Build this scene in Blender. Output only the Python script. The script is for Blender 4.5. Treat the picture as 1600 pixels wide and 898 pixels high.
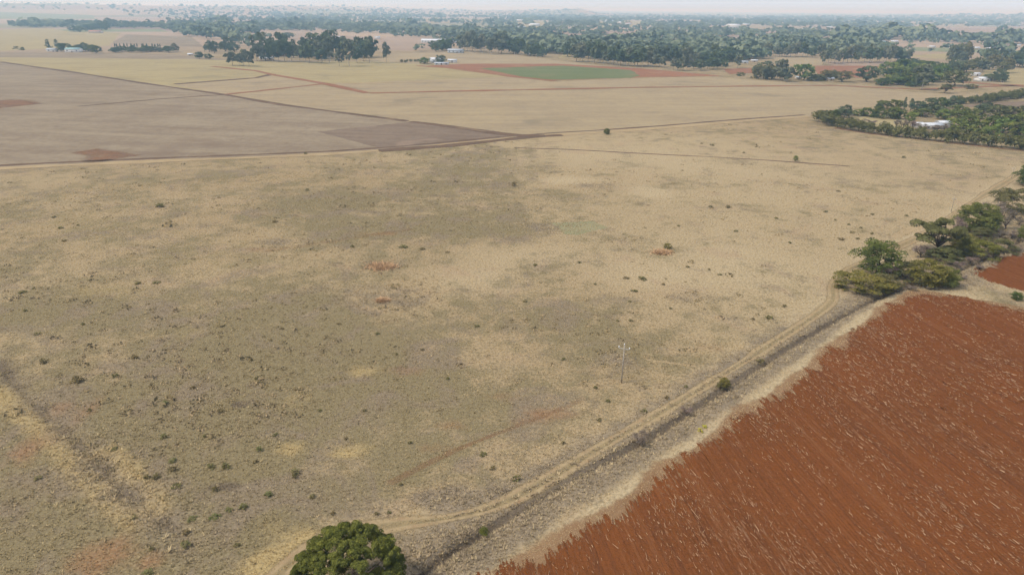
import bpy, math, random
import numpy as np
from mathutils import Matrix, Vector, Euler
from mathutils.geometry import delaunay_2d_cdt

# ------------------------------------------------------------------ clear
for o in list(bpy.data.objects):
    bpy.data.objects.remove(o, do_unlink=True)
SC = bpy.context.scene
COL = SC.collection
R = math.radians
rng = np.random.default_rng(7)
random.seed(7)

# ------------------------------------------------------------------ camera
H = 60.0                     # flying height in metres
F = 1600 * 24 / 36           # focal length in photo pixels
PITCH, ROLL = R(22.2), R(0.50)
cam_d = bpy.data.cameras.new('camera')
cam_d.lens, cam_d.sensor_width = 24, 36
cam_d.clip_start, cam_d.clip_end = 0.5, 90000
cam = bpy.data.objects.new('camera', cam_d)
COL.objects.link(cam)
CM = Matrix.Rotation(math.pi / 2 - PITCH, 3, 'X') @ Matrix.Rotation(ROLL, 3, 'Z')
cam.matrix_world = Matrix.Translation((0, 0, H)) @ CM.to_4x4()
SC.camera = cam
CMN = np.array(CM)

# ------------------------------------------------------------------ world, sun, exposure
SUN_EL = R(52)
SUN_AZ = math.atan2(-0.60, -0.16)          # measured from +Y towards +X
w = bpy.data.worlds.new('World'); SC.world = w; w.use_nodes = True
nt = w.node_tree; nt.nodes.clear()
wo = nt.nodes.new('ShaderNodeOutputWorld'); bg = nt.nodes.new('ShaderNodeBackground')
sky = nt.nodes.new('ShaderNodeTexSky'); sky.sky_type = 'NISHITA'; sky.sun_disc = False
sky.sun_elevation = SUN_EL; sky.sun_rotation = SUN_AZ
sky.air_density = 1.0; sky.dust_density = 3.0; sky.ozone_density = 1.0; sky.altitude = 1500
mixw = nt.nodes.new('ShaderNodeMix'); mixw.data_type = 'RGBA'
mixw.inputs[0].default_value = 0.72                     # thin high overcast over the blue
mixw.inputs[7].default_value = (9.0, 9.8, 11.6, 1)
nt.links.new(sky.outputs[0], mixw.inputs[6])
nt.links.new(mixw.outputs[2], bg.inputs[0]); bg.inputs[1].default_value = 0.088
nt.links.new(bg.outputs[0], wo.inputs[0])
sun_d = bpy.data.lights.new('sun', 'SUN'); sun_d.energy = 2.3; sun_d.angle = R(10); sun_d.color = (1, .93, .81)
sun = bpy.data.objects.new('sun', sun_d); COL.objects.link(sun)
sdir = Vector((math.sin(SUN_AZ) * math.cos(SUN_EL), math.cos(SUN_AZ) * math.cos(SUN_EL), math.sin(SUN_EL)))
sun.rotation_euler = sdir.to_track_quat('Z', 'Y').to_euler(); sun.location = (0, 0, 90)
SC.view_settings.view_transform = 'Standard'; SC.view_settings.look = 'None'
SC.view_settings.exposure = 0.2; SC.view_settings.gamma = 1; SC.view_settings.use_curve_mapping = False
SC.render.engine = 'CYCLES'
SC.cycles.use_denoising = True
SC.cycles.max_bounces = 5; SC.cycles.diffuse_bounces = 2; SC.cycles.glossy_bounces = 1
SC.cycles.transmission_bounces = 2; SC.cycles.transparent_max_bounces = 12; SC.cycles.volume_bounces = 2

# ------------------------------------------------------------------ helpers: where a place is on the plain
def at(px, py, z=0.0):
    """ground point seen in the photograph at this pixel"""
    px = np.asarray(px, float); py = np.asarray(py, float)
    v = np.stack([(px - 800) / F, -(py - 449) / F, -np.ones_like(px)], -1) @ CMN.T
    t = (z - H) / v[..., 2]
    p = v * t[..., None]
    p[..., 2] = z
    return p
def mpp(px, py):
    """metres per photo pixel there"""
    p = at(px, py) - np.array([0, 0, H])
    return float(-(p @ CMN)[2] / F)
def dens(poly, step, closed=False):
    poly = np.asarray(poly, float)
    if closed: poly = np.vstack([poly, poly[:1]])
    out = []
    for a, b in zip(poly[:-1], poly[1:]):
        n = max(1, int(np.linalg.norm(b - a) / step))
        out.append(a + (b - a) * (np.arange(n) / n)[:, None])
    if not closed: out.append(poly[-1:])
    return np.vstack(out)
def smooth(poly, k=2):
    poly = np.asarray(poly, float)
    for _ in range(k):
        q = .75 * poly[:-1] + .25 * poly[1:]; r = .25 * poly[:-1] + .75 * poly[1:]
        poly = np.vstack([poly[:1], np.stack([q, r], 1).reshape(-1, poly.shape[1]), poly[-1:]])
    return poly
def inside(P, poly):
    x, y = P[:, 0], P[:, 1]; poly = np.asarray(poly)[:, :2]
    c = np.zeros(len(P), bool); j = len(poly) - 1
    for i in range(len(poly)):
        xi, yi = poly[i]; xj, yj = poly[j]
        m = ((yi > y) != (yj > y)) & (x < (xj - xi) * (y - yi) / (yj - yi + 1e-12) + xi)
        c ^= m; j = i
    return c
def dist_line(P, line):
    P = P[:, :2]; line = np.asarray(line)[:, :2]
    d = np.full(len(P), 1e9)
    for a, b in zip(line[:-1], line[1:]):
        ab = b - a; t = np.clip(((P - a) @ ab) / (ab @ ab + 1e-9), 0, 1)
        d = np.minimum(d, np.linalg.norm(P - a - t[:, None] * ab, axis=1))
    return d
def pxl(*pts):
    a = np.array(pts, float); return at(a[:, 0], a[:, 1])

def vnoise(x, y, sc, seed):
    g = np.random.default_rng(seed).random((256, 256)); x = x / sc; y = y / sc
    xi, yi = np.floor(x).astype(int), np.floor(y).astype(int); fx, fy = x - xi, y - yi; fx = fx * fx * (3 - 2 * fx); fy = fy * fy * (3 - 2 * fy)
    a = lambda i, j: g[(xi + i) % 256, (yi + j) % 256]
    return (a(0, 0) * (1 - fx) + a(1, 0) * fx) * (1 - fy) + (a(0, 1) * (1 - fx) + a(1, 1) * fx) * fy
# ------------------------------------------------------------------ helpers: meshes and tags
def mesh_np(name, V, Fc, mats, attrs=None, cattrs=None, midx=None, smooth_sh=False):
    V = np.asarray(V, np.float32); me = bpy.data.meshes.new(name)
    groups = Fc if isinstance(Fc, list) else [Fc]
    groups = [np.asarray(g, np.int32) for g in groups if len(g)]
    nl = sum(g.size for g in groups); npoly = sum(len(g) for g in groups)
    me.vertices.add(len(V)); me.vertices.foreach_set('co', V.ravel())
    me.loops.add(nl); me.polygons.add(npoly)
    me.loops.foreach_set('vertex_index', np.concatenate([g.ravel() for g in groups]))
    tot = np.concatenate([np.full(len(g), g.shape[1], np.int32) for g in groups])
    st = np.concatenate([[0], np.cumsum(tot)[:-1]]).astype(np.int32)
    me.polygons.foreach_set('loop_start', st); me.polygons.foreach_set('loop_total', tot)
    if midx is not None: me.polygons.foreach_set('material_index', np.asarray(midx, np.int32))
    if smooth_sh: me.polygons.foreach_set('use_smooth', np.ones(npoly, bool))
    for k, a in (attrs or {}).items():
        at_ = me.attributes.new(k, 'FLOAT', 'POINT'); at_.data.foreach_set('value', np.asarray(a, np.float32))
    for k, a in (cattrs or {}).items():
        at_ = me.attributes.new(k, 'FLOAT_COLOR', 'POINT'); at_.data.foreach_set('color', np.asarray(a, np.float32).ravel())
    for m in (mats if isinstance(mats, (list, tuple)) else [mats]): me.materials.append(m)
    me.update(calc_edges=True); me.validate()
    return me
def link(name, me, parent=None, loc=None):
    o = bpy.data.objects.new(name, me); COL.objects.link(o)
    if parent is not None: o.parent = parent
    if loc is not None: o.location = loc
    return o
def tag(o, label=None, cat=None, group=None, kind=None):
    if label: o['label'] = label
    if cat: o['category'] = cat
    if group: o['group'] = group
    if kind: o['kind'] = kind
    return o
def empty(name, loc, rz=0, sc=(1, 1, 1)):
    o = bpy.data.objects.new(name, None); COL.objects.link(o)
    o.location = loc; o.rotation_euler = (0, 0, rz); o.scale = sc
    o.empty_display_size = .5
    return o
class MB:
    """collects boxes, tubes and prisms for one mesh"""
    def __init__(s): s.V = []; s.Q = []; s.T = []; s.n = 0
    def add(s, V, quads=(), tris=()):
        V = np.asarray(V, float)
        s.Q += [tuple(int(i) + s.n for i in q) for q in quads]; s.T += [tuple(int(i) + s.n for i in t) for t in tris]
        s.V.append(V); s.n += len(V)
    def box(s, c, d):
        c = np.array(c); d = np.array(d) / 2
        V = [c + d * np.array(k) for k in [(-1,-1,-1),(1,-1,-1),(1,1,-1),(-1,1,-1),(-1,-1,1),(1,-1,1),(1,1,1),(-1,1,1)]]
        s.add(V, [(0,3,2,1),(4,5,6,7),(0,1,5,4),(1,2,6,5),(2,3,7,6),(3,0,4,7)])
    def tube(s, pts, rad, k=7):
        pts = np.asarray(pts, float); n = len(pts)
        V = []
        for i in range(n):
            t = pts[min(i + 1, n - 1)] - pts[max(i - 1, 0)]; t /= np.linalg.norm(t) + 1e-9
            a = np.cross(t, [0.31, 0.95, 0.11]); a /= np.linalg.norm(a) + 1e-9; b = np.cross(t, a)
            for j in range(k):
                th = 2 * math.pi * j / k
                V.append(pts[i] + rad[i] * (math.cos(th) * a + math.sin(th) * b))
        V.append(pts[0]); V.append(pts[-1])
        q = [(i*k+j, i*k+(j+1) % k, (i+1)*k+(j+1) % k, (i+1)*k+j) for i in range(n-1) for j in range(k)]
        t = [(n*k, (j+1) % k, j) for j in range(k)] + [(n*k+1, (n-1)*k+j, (n-1)*k+(j+1) % k) for j in range(k)]
        s.add(V, q, t)
    def mesh(s, name, mat, sm=False):
        g = []
        if s.Q: g.append(np.array(s.Q))
        if s.T: g.append(np.array(s.T))
        return mesh_np(name, np.vstack(s.V), g, mat, smooth_sh=sm)
    def build(s, name, mat, parent=None, sm=False): return link(name, s.mesh(name, mat, sm), parent)

# ------------------------------------------------------------------ helpers: materials
class NT:
    def __init__(s, name, rough=1.0):
        s.m = bpy.data.materials.new(name); s.m.use_nodes = True
        s.t = s.m.node_tree; s.b = s.t.nodes['Principled BSDF']; s.out = s.t.nodes['Material Output']
        s.b.inputs['Roughness'].default_value = rough; s.b.inputs['Specular IOR Level'].default_value = 0.0 if rough > .95 else .2
    def n(s, t, **k):
        x = s.t.nodes.new(t)
        for a, v in k.items(): setattr(x, a, v)
        return x
    def l(s, a, b): s.t.links.new(a, b)
    def setin(s, sock, v):
        if hasattr(v, 'is_output') or isinstance(v, bpy.types.NodeSocket): s.l(v, sock)
        else: sock.default_value = v
    def pos(s): return s.n('ShaderNodeNewGeometry').outputs['Position']
    def mapping(s, vec, scale=(1, 1, 1), rot=(0, 0, 0)):
        if rot[2]:                                  # turn first, then stretch along the turned axes
            y = s.n('ShaderNodeMapping'); s.l(vec, y.inputs[0]); y.inputs['Rotation'].default_value = rot; vec = y.outputs[0]; rot = (0, 0, 0)
        x = s.n('ShaderNodeMapping'); s.l(vec, x.inputs[0]); x.inputs['Scale'].default_value = scale; x.inputs['Rotation'].default_value = rot
        return x.outputs[0]
    def noise(s, vec, scale, detail=3, rough=.55, dist=0):
        x = s.n('ShaderNodeTexNoise'); s.l(vec, x.inputs['Vector']); x.inputs['Scale'].default_value = scale
        x.inputs['Detail'].default_value = detail; x.inputs['Roughness'].default_value = rough; x.inputs['Distortion'].default_value = dist
        return x.outputs['Fac']
    def ramp(s, v, lo, hi, a=0., b=1.):
        x = s.n('ShaderNodeMapRange', interpolation_type='SMOOTHSTEP'); s.setin(x.inputs[0], v)
        x.inputs[1].default_value = lo; x.inputs[2].default_value = hi; x.inputs[3].default_value = a; x.inputs[4].default_value = b
        return x.outputs[0]
    def math(s, op, a, b=0.0, c=None):
        x = s.n('ShaderNodeMath', operation=op); s.setin(x.inputs[0], a); s.setin(x.inputs[1], b)
        if c is not None: s.setin(x.inputs[2], c)
        return x.outputs[0]
    def mix(s, f, a, b):
        x = s.n('ShaderNodeMix', data_type='RGBA'); s.setin(x.inputs[0], f)
        s.setin(x.inputs[6], a if not isinstance(a, tuple) else (*a[:3], 1)); s.setin(x.inputs[7], b if not isinstance(b, tuple) else (*b[:3], 1))
        return x.outputs[2]
    def attr(s, name):
        x = s.n('ShaderNodeAttribute'); x.attribute_name = name; return x
    def bump(s, h, dist, strength=1.0):
        x = s.n('ShaderNodeBump'); s.l(h, x.inputs['Height']); x.inputs['Distance'].default_value = dist; x.inputs['Strength'].default_value = strength
        s.l(x.outputs[0], s.b.inputs['Normal'])
    def base(s, c): s.setin(s.b.inputs['Base Color'], (*c[:3], 1) if isinstance(c, tuple) else c)
    def alpha(s, a): s.setin(s.b.inputs['Alpha'], a)

STRAW, PALE = (.402, .298, .164), (.50, .385, .225)
OLIVE, GREYV = (.232, .182, .094), (.240, .182, .118)
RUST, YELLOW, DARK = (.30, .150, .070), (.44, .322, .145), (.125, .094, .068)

def grass_colour(t):
    p = t.pos()
    n0 = t.noise(p, .011, 3, .5, .3); n1 = t.noise(p, .05, 5, .62, .5); n2 = t.noise(p, .21, 5, .65, .3); n3 = t.noise(p, 1.7, 3, .7)
    veg, vg2 = t.attr('veg'), t.attr('veg2')
    sep = t.n('ShaderNodeSeparateColor'); t.l(veg.outputs['Color'], sep.inputs[0])
    pale, olive, rust, yellow = sep.outputs[0], sep.outputs[1], sep.outputs[2], veg.outputs['Alpha']
    sp2 = t.n('ShaderNodeSeparateColor'); t.l(vg2.outputs['Color'], sp2.inputs[0])
    grey, dark = sp2.outputs[0], sp2.outputs[1]
    # straw grass against grey-green low scrub, in patches of two sizes
    f = t.math('ADD', t.math('MULTIPLY', n1, .62), t.math('MULTIPLY', n2, .58))
    f = t.math('ADD', f, t.math('MULTIPLY', n3, .30))
    f = t.math('ADD', f, t.math('MULTIPLY', t.math('SUBTRACT', olive, t.math('MULTIPLY', pale, .45)), .25))
    f = t.ramp(f, .645, .86)
    c = t.mix(t.ramp(n0, .35, .65), STRAW, (.375, .268, .145))
    c = t.mix(t.math('MULTIPLY', pale, t.ramp(n2, .2, .7, .45, 1)), c, PALE)
    n6 = t.noise(p, .085, 4, .6, .8)
    c = t.mix(t.ramp(n6, .55, .7, 0, .45), c, (.40, .268, .165))
    c = t.mix(f, c, t.mix(t.ramp(n6, .46, .64), OLIVE, GREYV))
    def by(a, n, k=1.0):
        return t.math('MULTIPLY', t.ramp(t.math('ADD', a, t.math('SUBTRACT', n, .5)), .18, .75), k)
    c = t.mix(by(yellow, n2), c, YELLOW)
    c = t.mix(by(rust, n2, .75), c, RUST)
    c = t.mix(by(grey, n2, .9), c, t.mix(t.ramp(n2, .35, .65), (.300, .232, .155), (.222, .172, .120)))
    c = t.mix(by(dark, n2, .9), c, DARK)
    n7 = t.noise(p, 3.2, 2, .7)
    c = t.mix(t.ramp(n7, .46, .70, 0, .42), c, (.185, .145, .085)); c = t.mix(t.ramp(n7, .30, .46, .35, 0), c, (.50, .39, .22))
    n5 = t.noise(p, .55, 3, .7, .4)
    c = t.mix(t.math('MULTIPLY', t.ramp(n5, .60, .74), t.ramp(n1, .38, .6, .15, .8)), c, (.21, .168, .092))
    return p, c, n2, n3

def m_ground():
    t = NT('dry_grassland'); p, c, n2, n3 = grass_colour(t)
    # soil and thatch between the tufts
    n4 = t.noise(p, 4.5, 2, .6)
    c = t.mix(t.ramp(n3, .42, .66, 0, .5), c, (.135, .104, .066))
    c = t.mix(t.ramp(n4, .5, .75, 0, .25), c, (.50, .40, .25))
    # far country: a patchwork of farmland
    ln = t.n('ShaderNodeVectorMath', operation='LENGTH'); t.l(p, ln.inputs[0]); d = ln.outputs['Value']
    v = t.n('ShaderNodeTexVoronoi'); t.l(t.mapping(p, (.0021, .0012, .0015), (0, 0, .35)), v.inputs['Vector']); v.inputs['Scale'].default_value = 1
    s = t.n('ShaderNodeSeparateColor'); t.l(v.outputs['Color'], s.inputs[0])
    nf = t.noise(p, .004, 4, .6)
    far = t.mix(s.outputs[0], (.40, .29, .19), (.33, .24, .18))
    far = t.mix(t.ramp(s.outputs[1], .72, .8, 0, .7), far, (.22, .22, .13))
    far = t.mix(t.ramp(s.outputs[2], .78, .86, 0, .8), far, (.46, .36, .26))
    far = t.mix(t.ramp(nf, .5, .7, 0, .35), far, (.20, .17, .12))
    c = t.mix(t.ramp(d, 900, 1500), c, far)
    t.base(c)
    hgt = t.math('ADD', t.math('MULTIPLY', n3, .6), t.math('MULTIPLY', n4, .3))
    t.bump(hgt, .35, .6)
    return t.m
def m_tuft():
    t = NT('grass_tufts'); p, c, n2, n3 = grass_colour(t)
    r = t.attr('rnd').outputs['Fac']
    c = t.mix(t.ramp(r, 0, 1, 0, .55), c, t.mix(t.ramp(r, .5, 1.0), (.27, .21, .112), (.50, .395, .225)))
    t.base(c)
    gn = t.n('ShaderNodeNewGeometry').outputs['Normal']                # thin blades shade like the turf they belong to
    sc_ = t.n('ShaderNodeVectorMath', operation='MULTIPLY_ADD'); t.l(gn, sc_.inputs[0]); sc_.inputs[1].default_value = (.4, .4, .4); sc_.inputs[2].default_value = (0, 0, 1)
    nz = t.n('ShaderNodeVectorMath', operation='NORMALIZE'); t.l(sc_.outputs[0], nz.inputs[0]); t.l(nz.outputs[0], t.b.inputs['Normal'])
    df = t.n('ShaderNodeBsdfDiffuse'); t.l(c, df.inputs[0]); t.l(nz.outputs[0], df.inputs['Normal'])
    fl = t.n('ShaderNodeVectorMath', operation='SCALE'); t.l(nz.outputs[0], fl.inputs[0]); fl.inputs['Scale'].default_value = -1
    tr = t.n('ShaderNodeBsdfTranslucent'); t.l(c, tr.inputs[0]); t.l(fl.outputs[0], tr.inputs['Normal'])
    ad = t.n('ShaderNodeAddShader'); t.l(df.outputs[0], ad.inputs[0]); t.l(tr.outputs[0], ad.inputs[1]); t.l(ad.outputs[0], t.out.inputs[0])
    return t.m
def m_field(name, c1, c2, rot=0., along=.012, across=.25, c3=None, spot=.03, ragged=False, k3=.8, soft=None):
    """tilled or mown land with streaks along one direction"""
    t = NT(name); p = t.pos()
    q = t.mapping(p, (along, across, 1), (0, 0, -rot))
    n1 = t.noise(q, 1, 4, .6, .2); n2 = t.noise(p, .02, 4, .6, .4); n3 = t.noise(p, .35, 4, .7)
    n4 = t.noise(t.mapping(p, (.10, .10, 1)), 1, 5, .7, .6)
    f = t.math('ADD', t.math('ADD', t.math('MULTIPLY', n1, .42), t.math('MULTIPLY', n4, .32)), t.math('ADD', t.math('MULTIPLY', n2, .3), t.math('MULTIPLY', n3, .32)))
    c = t.mix(t.ramp(f, .54, .82), c1, c2)
    c = t.mix(t.ramp(n3, .58, .75, 0, .3), c, tuple(x * .62 for x in c2))
    if c3: c = t.mix(t.ramp(t.noise(p, spot, 3, .6, .5), .58, .72, 0, k3), c, c3)
    t.base(c); t.bump(n3, .4, .5)
    if ragged:
        e = t.attr('edge').outputs['Fac']
        a_ = t.math('ADD', e, t.math('MULTIPLY', t.math('SUBTRACT', t.noise(p, ragged, 4, .65), .5), 1.6 if soft else 1))
        t.alpha(t.ramp(a_, .15, 1.0, 0, soft) if soft else t.ramp(a_, .22, .48))
    return t.m
def m_plain(name, c, rough=.8, var=.15, scale=1.0):
    t = NT(name, rough); p = t.pos(); n = t.noise(p, scale, 4, .6)
    d = tuple(x * (1 - var) for x in c); e = tuple(min(1, x * (1 + var)) for x in c)
    t.base(t.mix(t.ramp(n, .3, .7), d, e)); return t.m
def m_leaf(name, dark, light, trans=.25, hue=.12, soft=1.7):
    t = NT(name, .7); a = t.attr('tint').outputs['Fac']
    oi = t.n('ShaderNodeObjectInfo').outputs['Random']
    c = t.mix(t.ramp(a, 0, 1), dark, light)
    hs = t.n('ShaderNodeHueSaturation'); t.l(c, hs.inputs['Color'])
    t.l(t.ramp(oi, 0, 1, .5 - hue * .22, .5 + hue * .18), hs.inputs['Hue']); t.l(t.ramp(oi, 0, 1, 1 + hue, 1 - hue), hs.inputs['Value'])
    c = hs.outputs[0]; t.base(c)
    tr = t.n('ShaderNodeBsdfTranslucent'); t.l(c, tr.inputs[0])
    if soft:
        gn = t.n('ShaderNodeNewGeometry').outputs['Normal']
        sc_ = t.n('ShaderNodeVectorMath', operation='MULTIPLY_ADD'); t.l(gn, sc_.inputs[0]); sc_.inputs[1].default_value = (soft,) * 3; sc_.inputs[2].default_value = (0, 0, 1)
        nz = t.n('ShaderNodeVectorMath', operation='NORMALIZE'); t.l(sc_.outputs[0], nz.inputs[0])
        df = t.n('ShaderNodeBsdfDiffuse'); t.l(c, df.inputs[0]); t.l(nz.outputs[0], df.inputs['Normal'])
        fl = t.n('ShaderNodeVectorMath', operation='SCALE'); t.l(nz.outputs[0], fl.inputs[0]); fl.inputs['Scale'].default_value = -1
        t.l(fl.outputs[0], tr.inputs['Normal'])
        ad = t.n('ShaderNodeAddShader'); t.l(df.outputs[0], ad.inputs[0]); t.l(tr.outputs[0], ad.inputs[1]); t.l(ad.outputs[0], t.out.inputs[0]); return t.m
    mx = t.n('ShaderNodeMixShader'); mx.inputs[0].default_value = trans
    t.l(t.b.outputs[0], mx.inputs[1]); t.l(tr.outputs[0], mx.inputs[2]); t.l(mx.outputs[0], t.out.inputs[0])
    return t.m

# ------------------------------------------------------------------ lines and areas of the landscape
TRACK = smooth(pxl((400, 930), (440, 890), (500, 845), (600, 820), (700, 810), (780, 790), (860, 747), (940, 697), (1040, 640),
                   (1130, 585), (1230, 522), (1290, 482), (1304, 466), (1299, 448), (1318, 425), (1380, 395), (1440, 370), (1520, 315), (1610, 262)), 2)
DITCH = smooth(pxl((640, 905), (700, 862), (760, 826), (870, 757), (1000, 690), (1080, 640), (1190, 566), (1330, 483), (1400, 450), (1470, 432), (1560, 395), (1640, 350)), 1)
DITCH2 = smooth(pxl((-60, 520), (0, 575), (60, 640), (130, 700), (185, 762), (240, 800), (300, 850)), 1)
STRIP = smooth(pxl((795, 905), (850, 858), (1000, 764), (1130, 664), (1250, 584), (1340, 510), (1412, 460), (1446, 455), (1500, 462)), 1)
PLOUGH = pxl((700, 960), (800, 897), (850, 866), (1000, 775), (1130, 674), (1250, 593), (1340, 517), (1420, 464), (1446, 458), (1520, 468), (1600, 485), (1800, 530), (2100, 700), (1900, 1000), (1300, 1300), (760, 1180))
PLOUGH2 = pxl((1526, 431), (1562, 404), (1600, 396), (1700, 375), (1900, 420), (1700, 480), (1600, 456), (1562, 446))
MAINTRK = smooth(pxl((-200, 275), (0, 263), (240, 252), (480, 243), (600, 235), (700, 226), (820, 214), (1000, 203), (1150, 190), (1265, 182)), 1)

YEL = [pxl((0, 612), (30, 640), (70, 675), (110, 715), (160, 768), (215, 815)), pxl((170, 708), (200, 740), (245, 790)), pxl((415, 905), (440, 880), (480, 850))]
def line_w(P, line, wm): return np.exp(-(dist_line(P, line) / wm) ** 2)
BL = [  # x, y, half width, half height (photo pixels), layer, amount
    (1250, 300, 420, 110, 0, .7), (900, 235, 260, 30, 0, .5), (730, 268, 70, 12, 0, .7), (1015, 300, 30, 8, 0, 1.2), (880, 282, 60, 7, 0, .8), (740, 440, 90, 26, 0, .7),
    (830, 400, 110, 20, 0, .6), (1160, 420, 120, 50, 0, .6), (1010, 430, 90, 25, 0, .5), (300, 310, 150, 18, 0, .35), (330, 400, 160, 30, 3, .3), (120, 350, 120, 30, 3, .28),
    (150, 780, 330, 150, 4, .16), (250, 660, 330, 150, 1, .9), (480, 560, 180, 60, 1, .5), (700, 620, 200, 60, 1, .45), (60, 800, 200, 120, 1, .8), (380, 800, 150, 80, 1, .6), (740, 260, 90, 40, 1, .7),
    (500, 320, 120, 22, 1, .6), (560, 360, 90, 18, 1, .6), (760, 350, 90, 24, 1, .6), (880, 500, 90, 30, 1, .5), (1010, 540, 80, 30, 1, .5), (100, 480, 160, 30, 1, .5), (420, 470, 120, 22, 1, .5),
    (545, 706, 38, 16, 3, .6), (565, 580, 34, 14, 3, .5), (455, 700, 34, 16, 3, .5), (470, 622, 36, 16, 3, .4), (430, 880, 60, 26, 3, .8), (780, 590, 40, 12, 3, .35), (1010, 590, 50, 16, 3, .4),
    (300, 520, 60, 16, 3, .35), (170, 455, 90, 14, 3, .4), (440, 830, 60, 20, 3, .3), (770, 700, 110, 30, 3, .25),
    (700, 665, 30, 12, 2, .5), (860, 645, 50, 12, 2, .6), (820, 660, 40, 10, 2, .4), (640, 580, 40, 14, 2, .4), (690, 700, 60, 12, 2, .4), (50, 700, 40, 30, 2, .6), (160, 870, 60, 40, 2, .7), (90, 640, 24, 14, 2, .6),
    (140, 640, 20, 26, 2, .5), (240, 880, 30, 18, 2, .6), (595, 413, 26, 7, 2, .5), (1110, 545, 60, 12, 2, .35), (600, 500, 40, 12, 2, .3), (410, 390, 60, 6, 2, .4), (590, 365, 60, 5, 2, .5), (790, 620, 50, 10, 2, .35),
    (430, 378, 34, 6, 4, .8), (620, 470, 60, 14, 4, .6), (850, 355, 60, 8, 4, .6), (700, 780, 50, 18, 4, .9), (800, 775, 40, 12, 4, .7), (1080, 465, 60, 10, 4, .5), (560, 450, 120, 12, 4, .4), (920, 290, 40, 6, 4, .6),
    (430, 680, 40, 12, 4, .5), (960, 560, 34, 16, 4, .7), (375, 632, 16, 6, 5, 1.0), (352, 760, 26, 8, 5, .9), (20, 570, 50, 16, 5, .35)]
def layers(P):
    """how much of each kind of ground cover grows here, and the painted ditch shade"""
    out = np.zeros((len(P), 6), np.float32)
    for x, y, rx, ry, k, a in BL:
        c = at(x, y); u = at(x + rx, y) - c; v = at(x, y + ry) - c; v2 = c - at(x, y - ry)
        ry_m = .5 * (np.linalg.norm(v) + np.linalg.norm(v2)); rx_m = np.linalg.norm(u)
        ax = u[:2] / rx_m; ay = np.array([-ax[1], ax[0]])
        d = P[:, :2] - c[:2]
        q = (d @ ax / rx_m) ** 2 + (d @ ay / ry_m) ** 2
        m = q < 7
        out[m, k] += a * np.exp(-q[m])
    near = np.linalg.norm(P[:, :2], axis=1) < 420
    Q = P[near]
    out[near, 4] += 1.0 * line_w(Q, DITCH, 4.2) + .45 * line_w(Q, DITCH, 8)
    out[near, 5] += 1.0 * line_w(Q, DITCH, .7)  # narrow dark line painted in as shade between the ditch banks
    out[near, 0] += 1.2 * line_w(Q, STRIP, 3.3)
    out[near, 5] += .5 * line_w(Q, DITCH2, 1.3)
    out[near, 4] += .45 * line_w(Q, DITCH2, 4.0)
    for ln in YEL: out[near, 3] += .75 * line_w(Q, ln, 2.6)
    out[near, 0] += .5 * line_w(Q, TRACK, 4.5)
    far = pxl((1480, 430), (1540, 405), (1600, 380))
    out[near, 4] += 1.0 * line_w(Q, far, 7)
    out[:, 4] *= 1 - np.clip(out[:, 0] - .6, 0, 1)
    return np.clip(out, 0, 1.3)
def vegs(L):
    a = np.stack([L[:, 0], L[:, 1], L[:, 2], L[:, 3]], 1); b = np.stack([L[:, 4], L[:, 5], 0 * L[:, 0], 1 + 0 * L[:, 0]], 1)
    return {'veg': a, 'veg2': b}

# ------------------------------------------------------------------ ground: one sheet to the horizon
def hills(x, y):
    r = np.hypot(x, y); az = np.degrees(np.arctan2(x, y))
    z = np.zeros_like(r)
    def bump(a0, wa, r0, wr, h): return h * np.exp(-((az - a0) / wa) ** 2 - ((r - r0) / wr) ** 2)
    z += bump(-34, 17, 7600, 2600, 66) + bump(-14, 8, 8600, 2200, 44) + bump(-5, 6, 9500, 1800, 22)
    z += bump(4.8, 1.5, 8000, 800, 46) + bump(2.0, 3.5, 8600, 900, 34) + bump(39, 5.5, 8200, 1300, 72) + bump(31, 4, 9500, 1300, 30)
    z = np.minimum(z, 76) + np.clip((r - 5000) / 9000, 0, 1) * 5 * (1 + np.sin(x / 1900 + 1) * np.sin(y / 2300))
    return z * np.clip((r - 3800) / 2600, 0, 1)
def carve(P):
    z = -1.1 * line_w(P, DITCH, .9) - .5 * line_w(P, DITCH2, 2.0) + .3 * line_w(P, DITCH2, 5.5)
    return z * np.clip((dist_line(P, TRACK) - 2.3) / 1.2, 0, 1)
rr = [3.0]
while rr[-1] < 30000:
    r_ = rr[-1]; rr.append(r_ * (1.12 if r_ < 45 else 1.005 if r_ < 430 else 1.012 if r_ < 2500 else 1.03))
rr = np.array(rr)
aa = np.concatenate([np.arange(-180, -60, 4.0), np.arange(-60, -50, 1.0), np.arange(-50, 50, .22), np.arange(50, 60, 1.0), np.arange(60, 180, 4.0)])
nr, na = len(rr), len(aa)
RR, AA = np.meshgrid(rr, np.radians(aa), indexing='ij')
P = np.stack([RR * np.sin(AA), RR * np.cos(AA), 0 * RR], -1).reshape(-1, 3)
P[:, 2] = hills(P[:, 0], P[:, 1])
nm = (np.linalg.norm(P[:, :2], axis=1) < 420) & (np.abs(np.degrees(np.arctan2(P[:, 0], P[:, 1]))) < 56)
P[nm, 2] += carve(P[nm])
pin = np.zeros(len(P), bool); pin[nm] = inside(P[nm], PLOUGH) | inside(P[nm], PLOUGH2)
P[pin, 2] = 0
I, J = np.meshgrid(np.arange(nr - 1), np.arange(na), indexing='ij')
a0 = I * na + J; a1 = I * na + (J + 1) % na
Q = np.stack([a0, a0 + na, a1 + na, a1], -1).reshape(-1, 4)
Lg = np.zeros((len(P), 6), np.float32); Lg[nm] = layers(P[nm])
M_GROUND, M_TUFT = m_ground(), m_tuft()
gme = mesh_np('ground', np.vstack([P, [[0, 0, 0]]]), [Q, np.stack([np.full(na, len(P)), np.arange(na), (np.arange(na) + 1) % na], 1)], M_GROUND,
              cattrs={k: np.vstack([v, v[:1]]) for k, v in vegs(Lg).items()}, smooth_sh=True)
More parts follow.
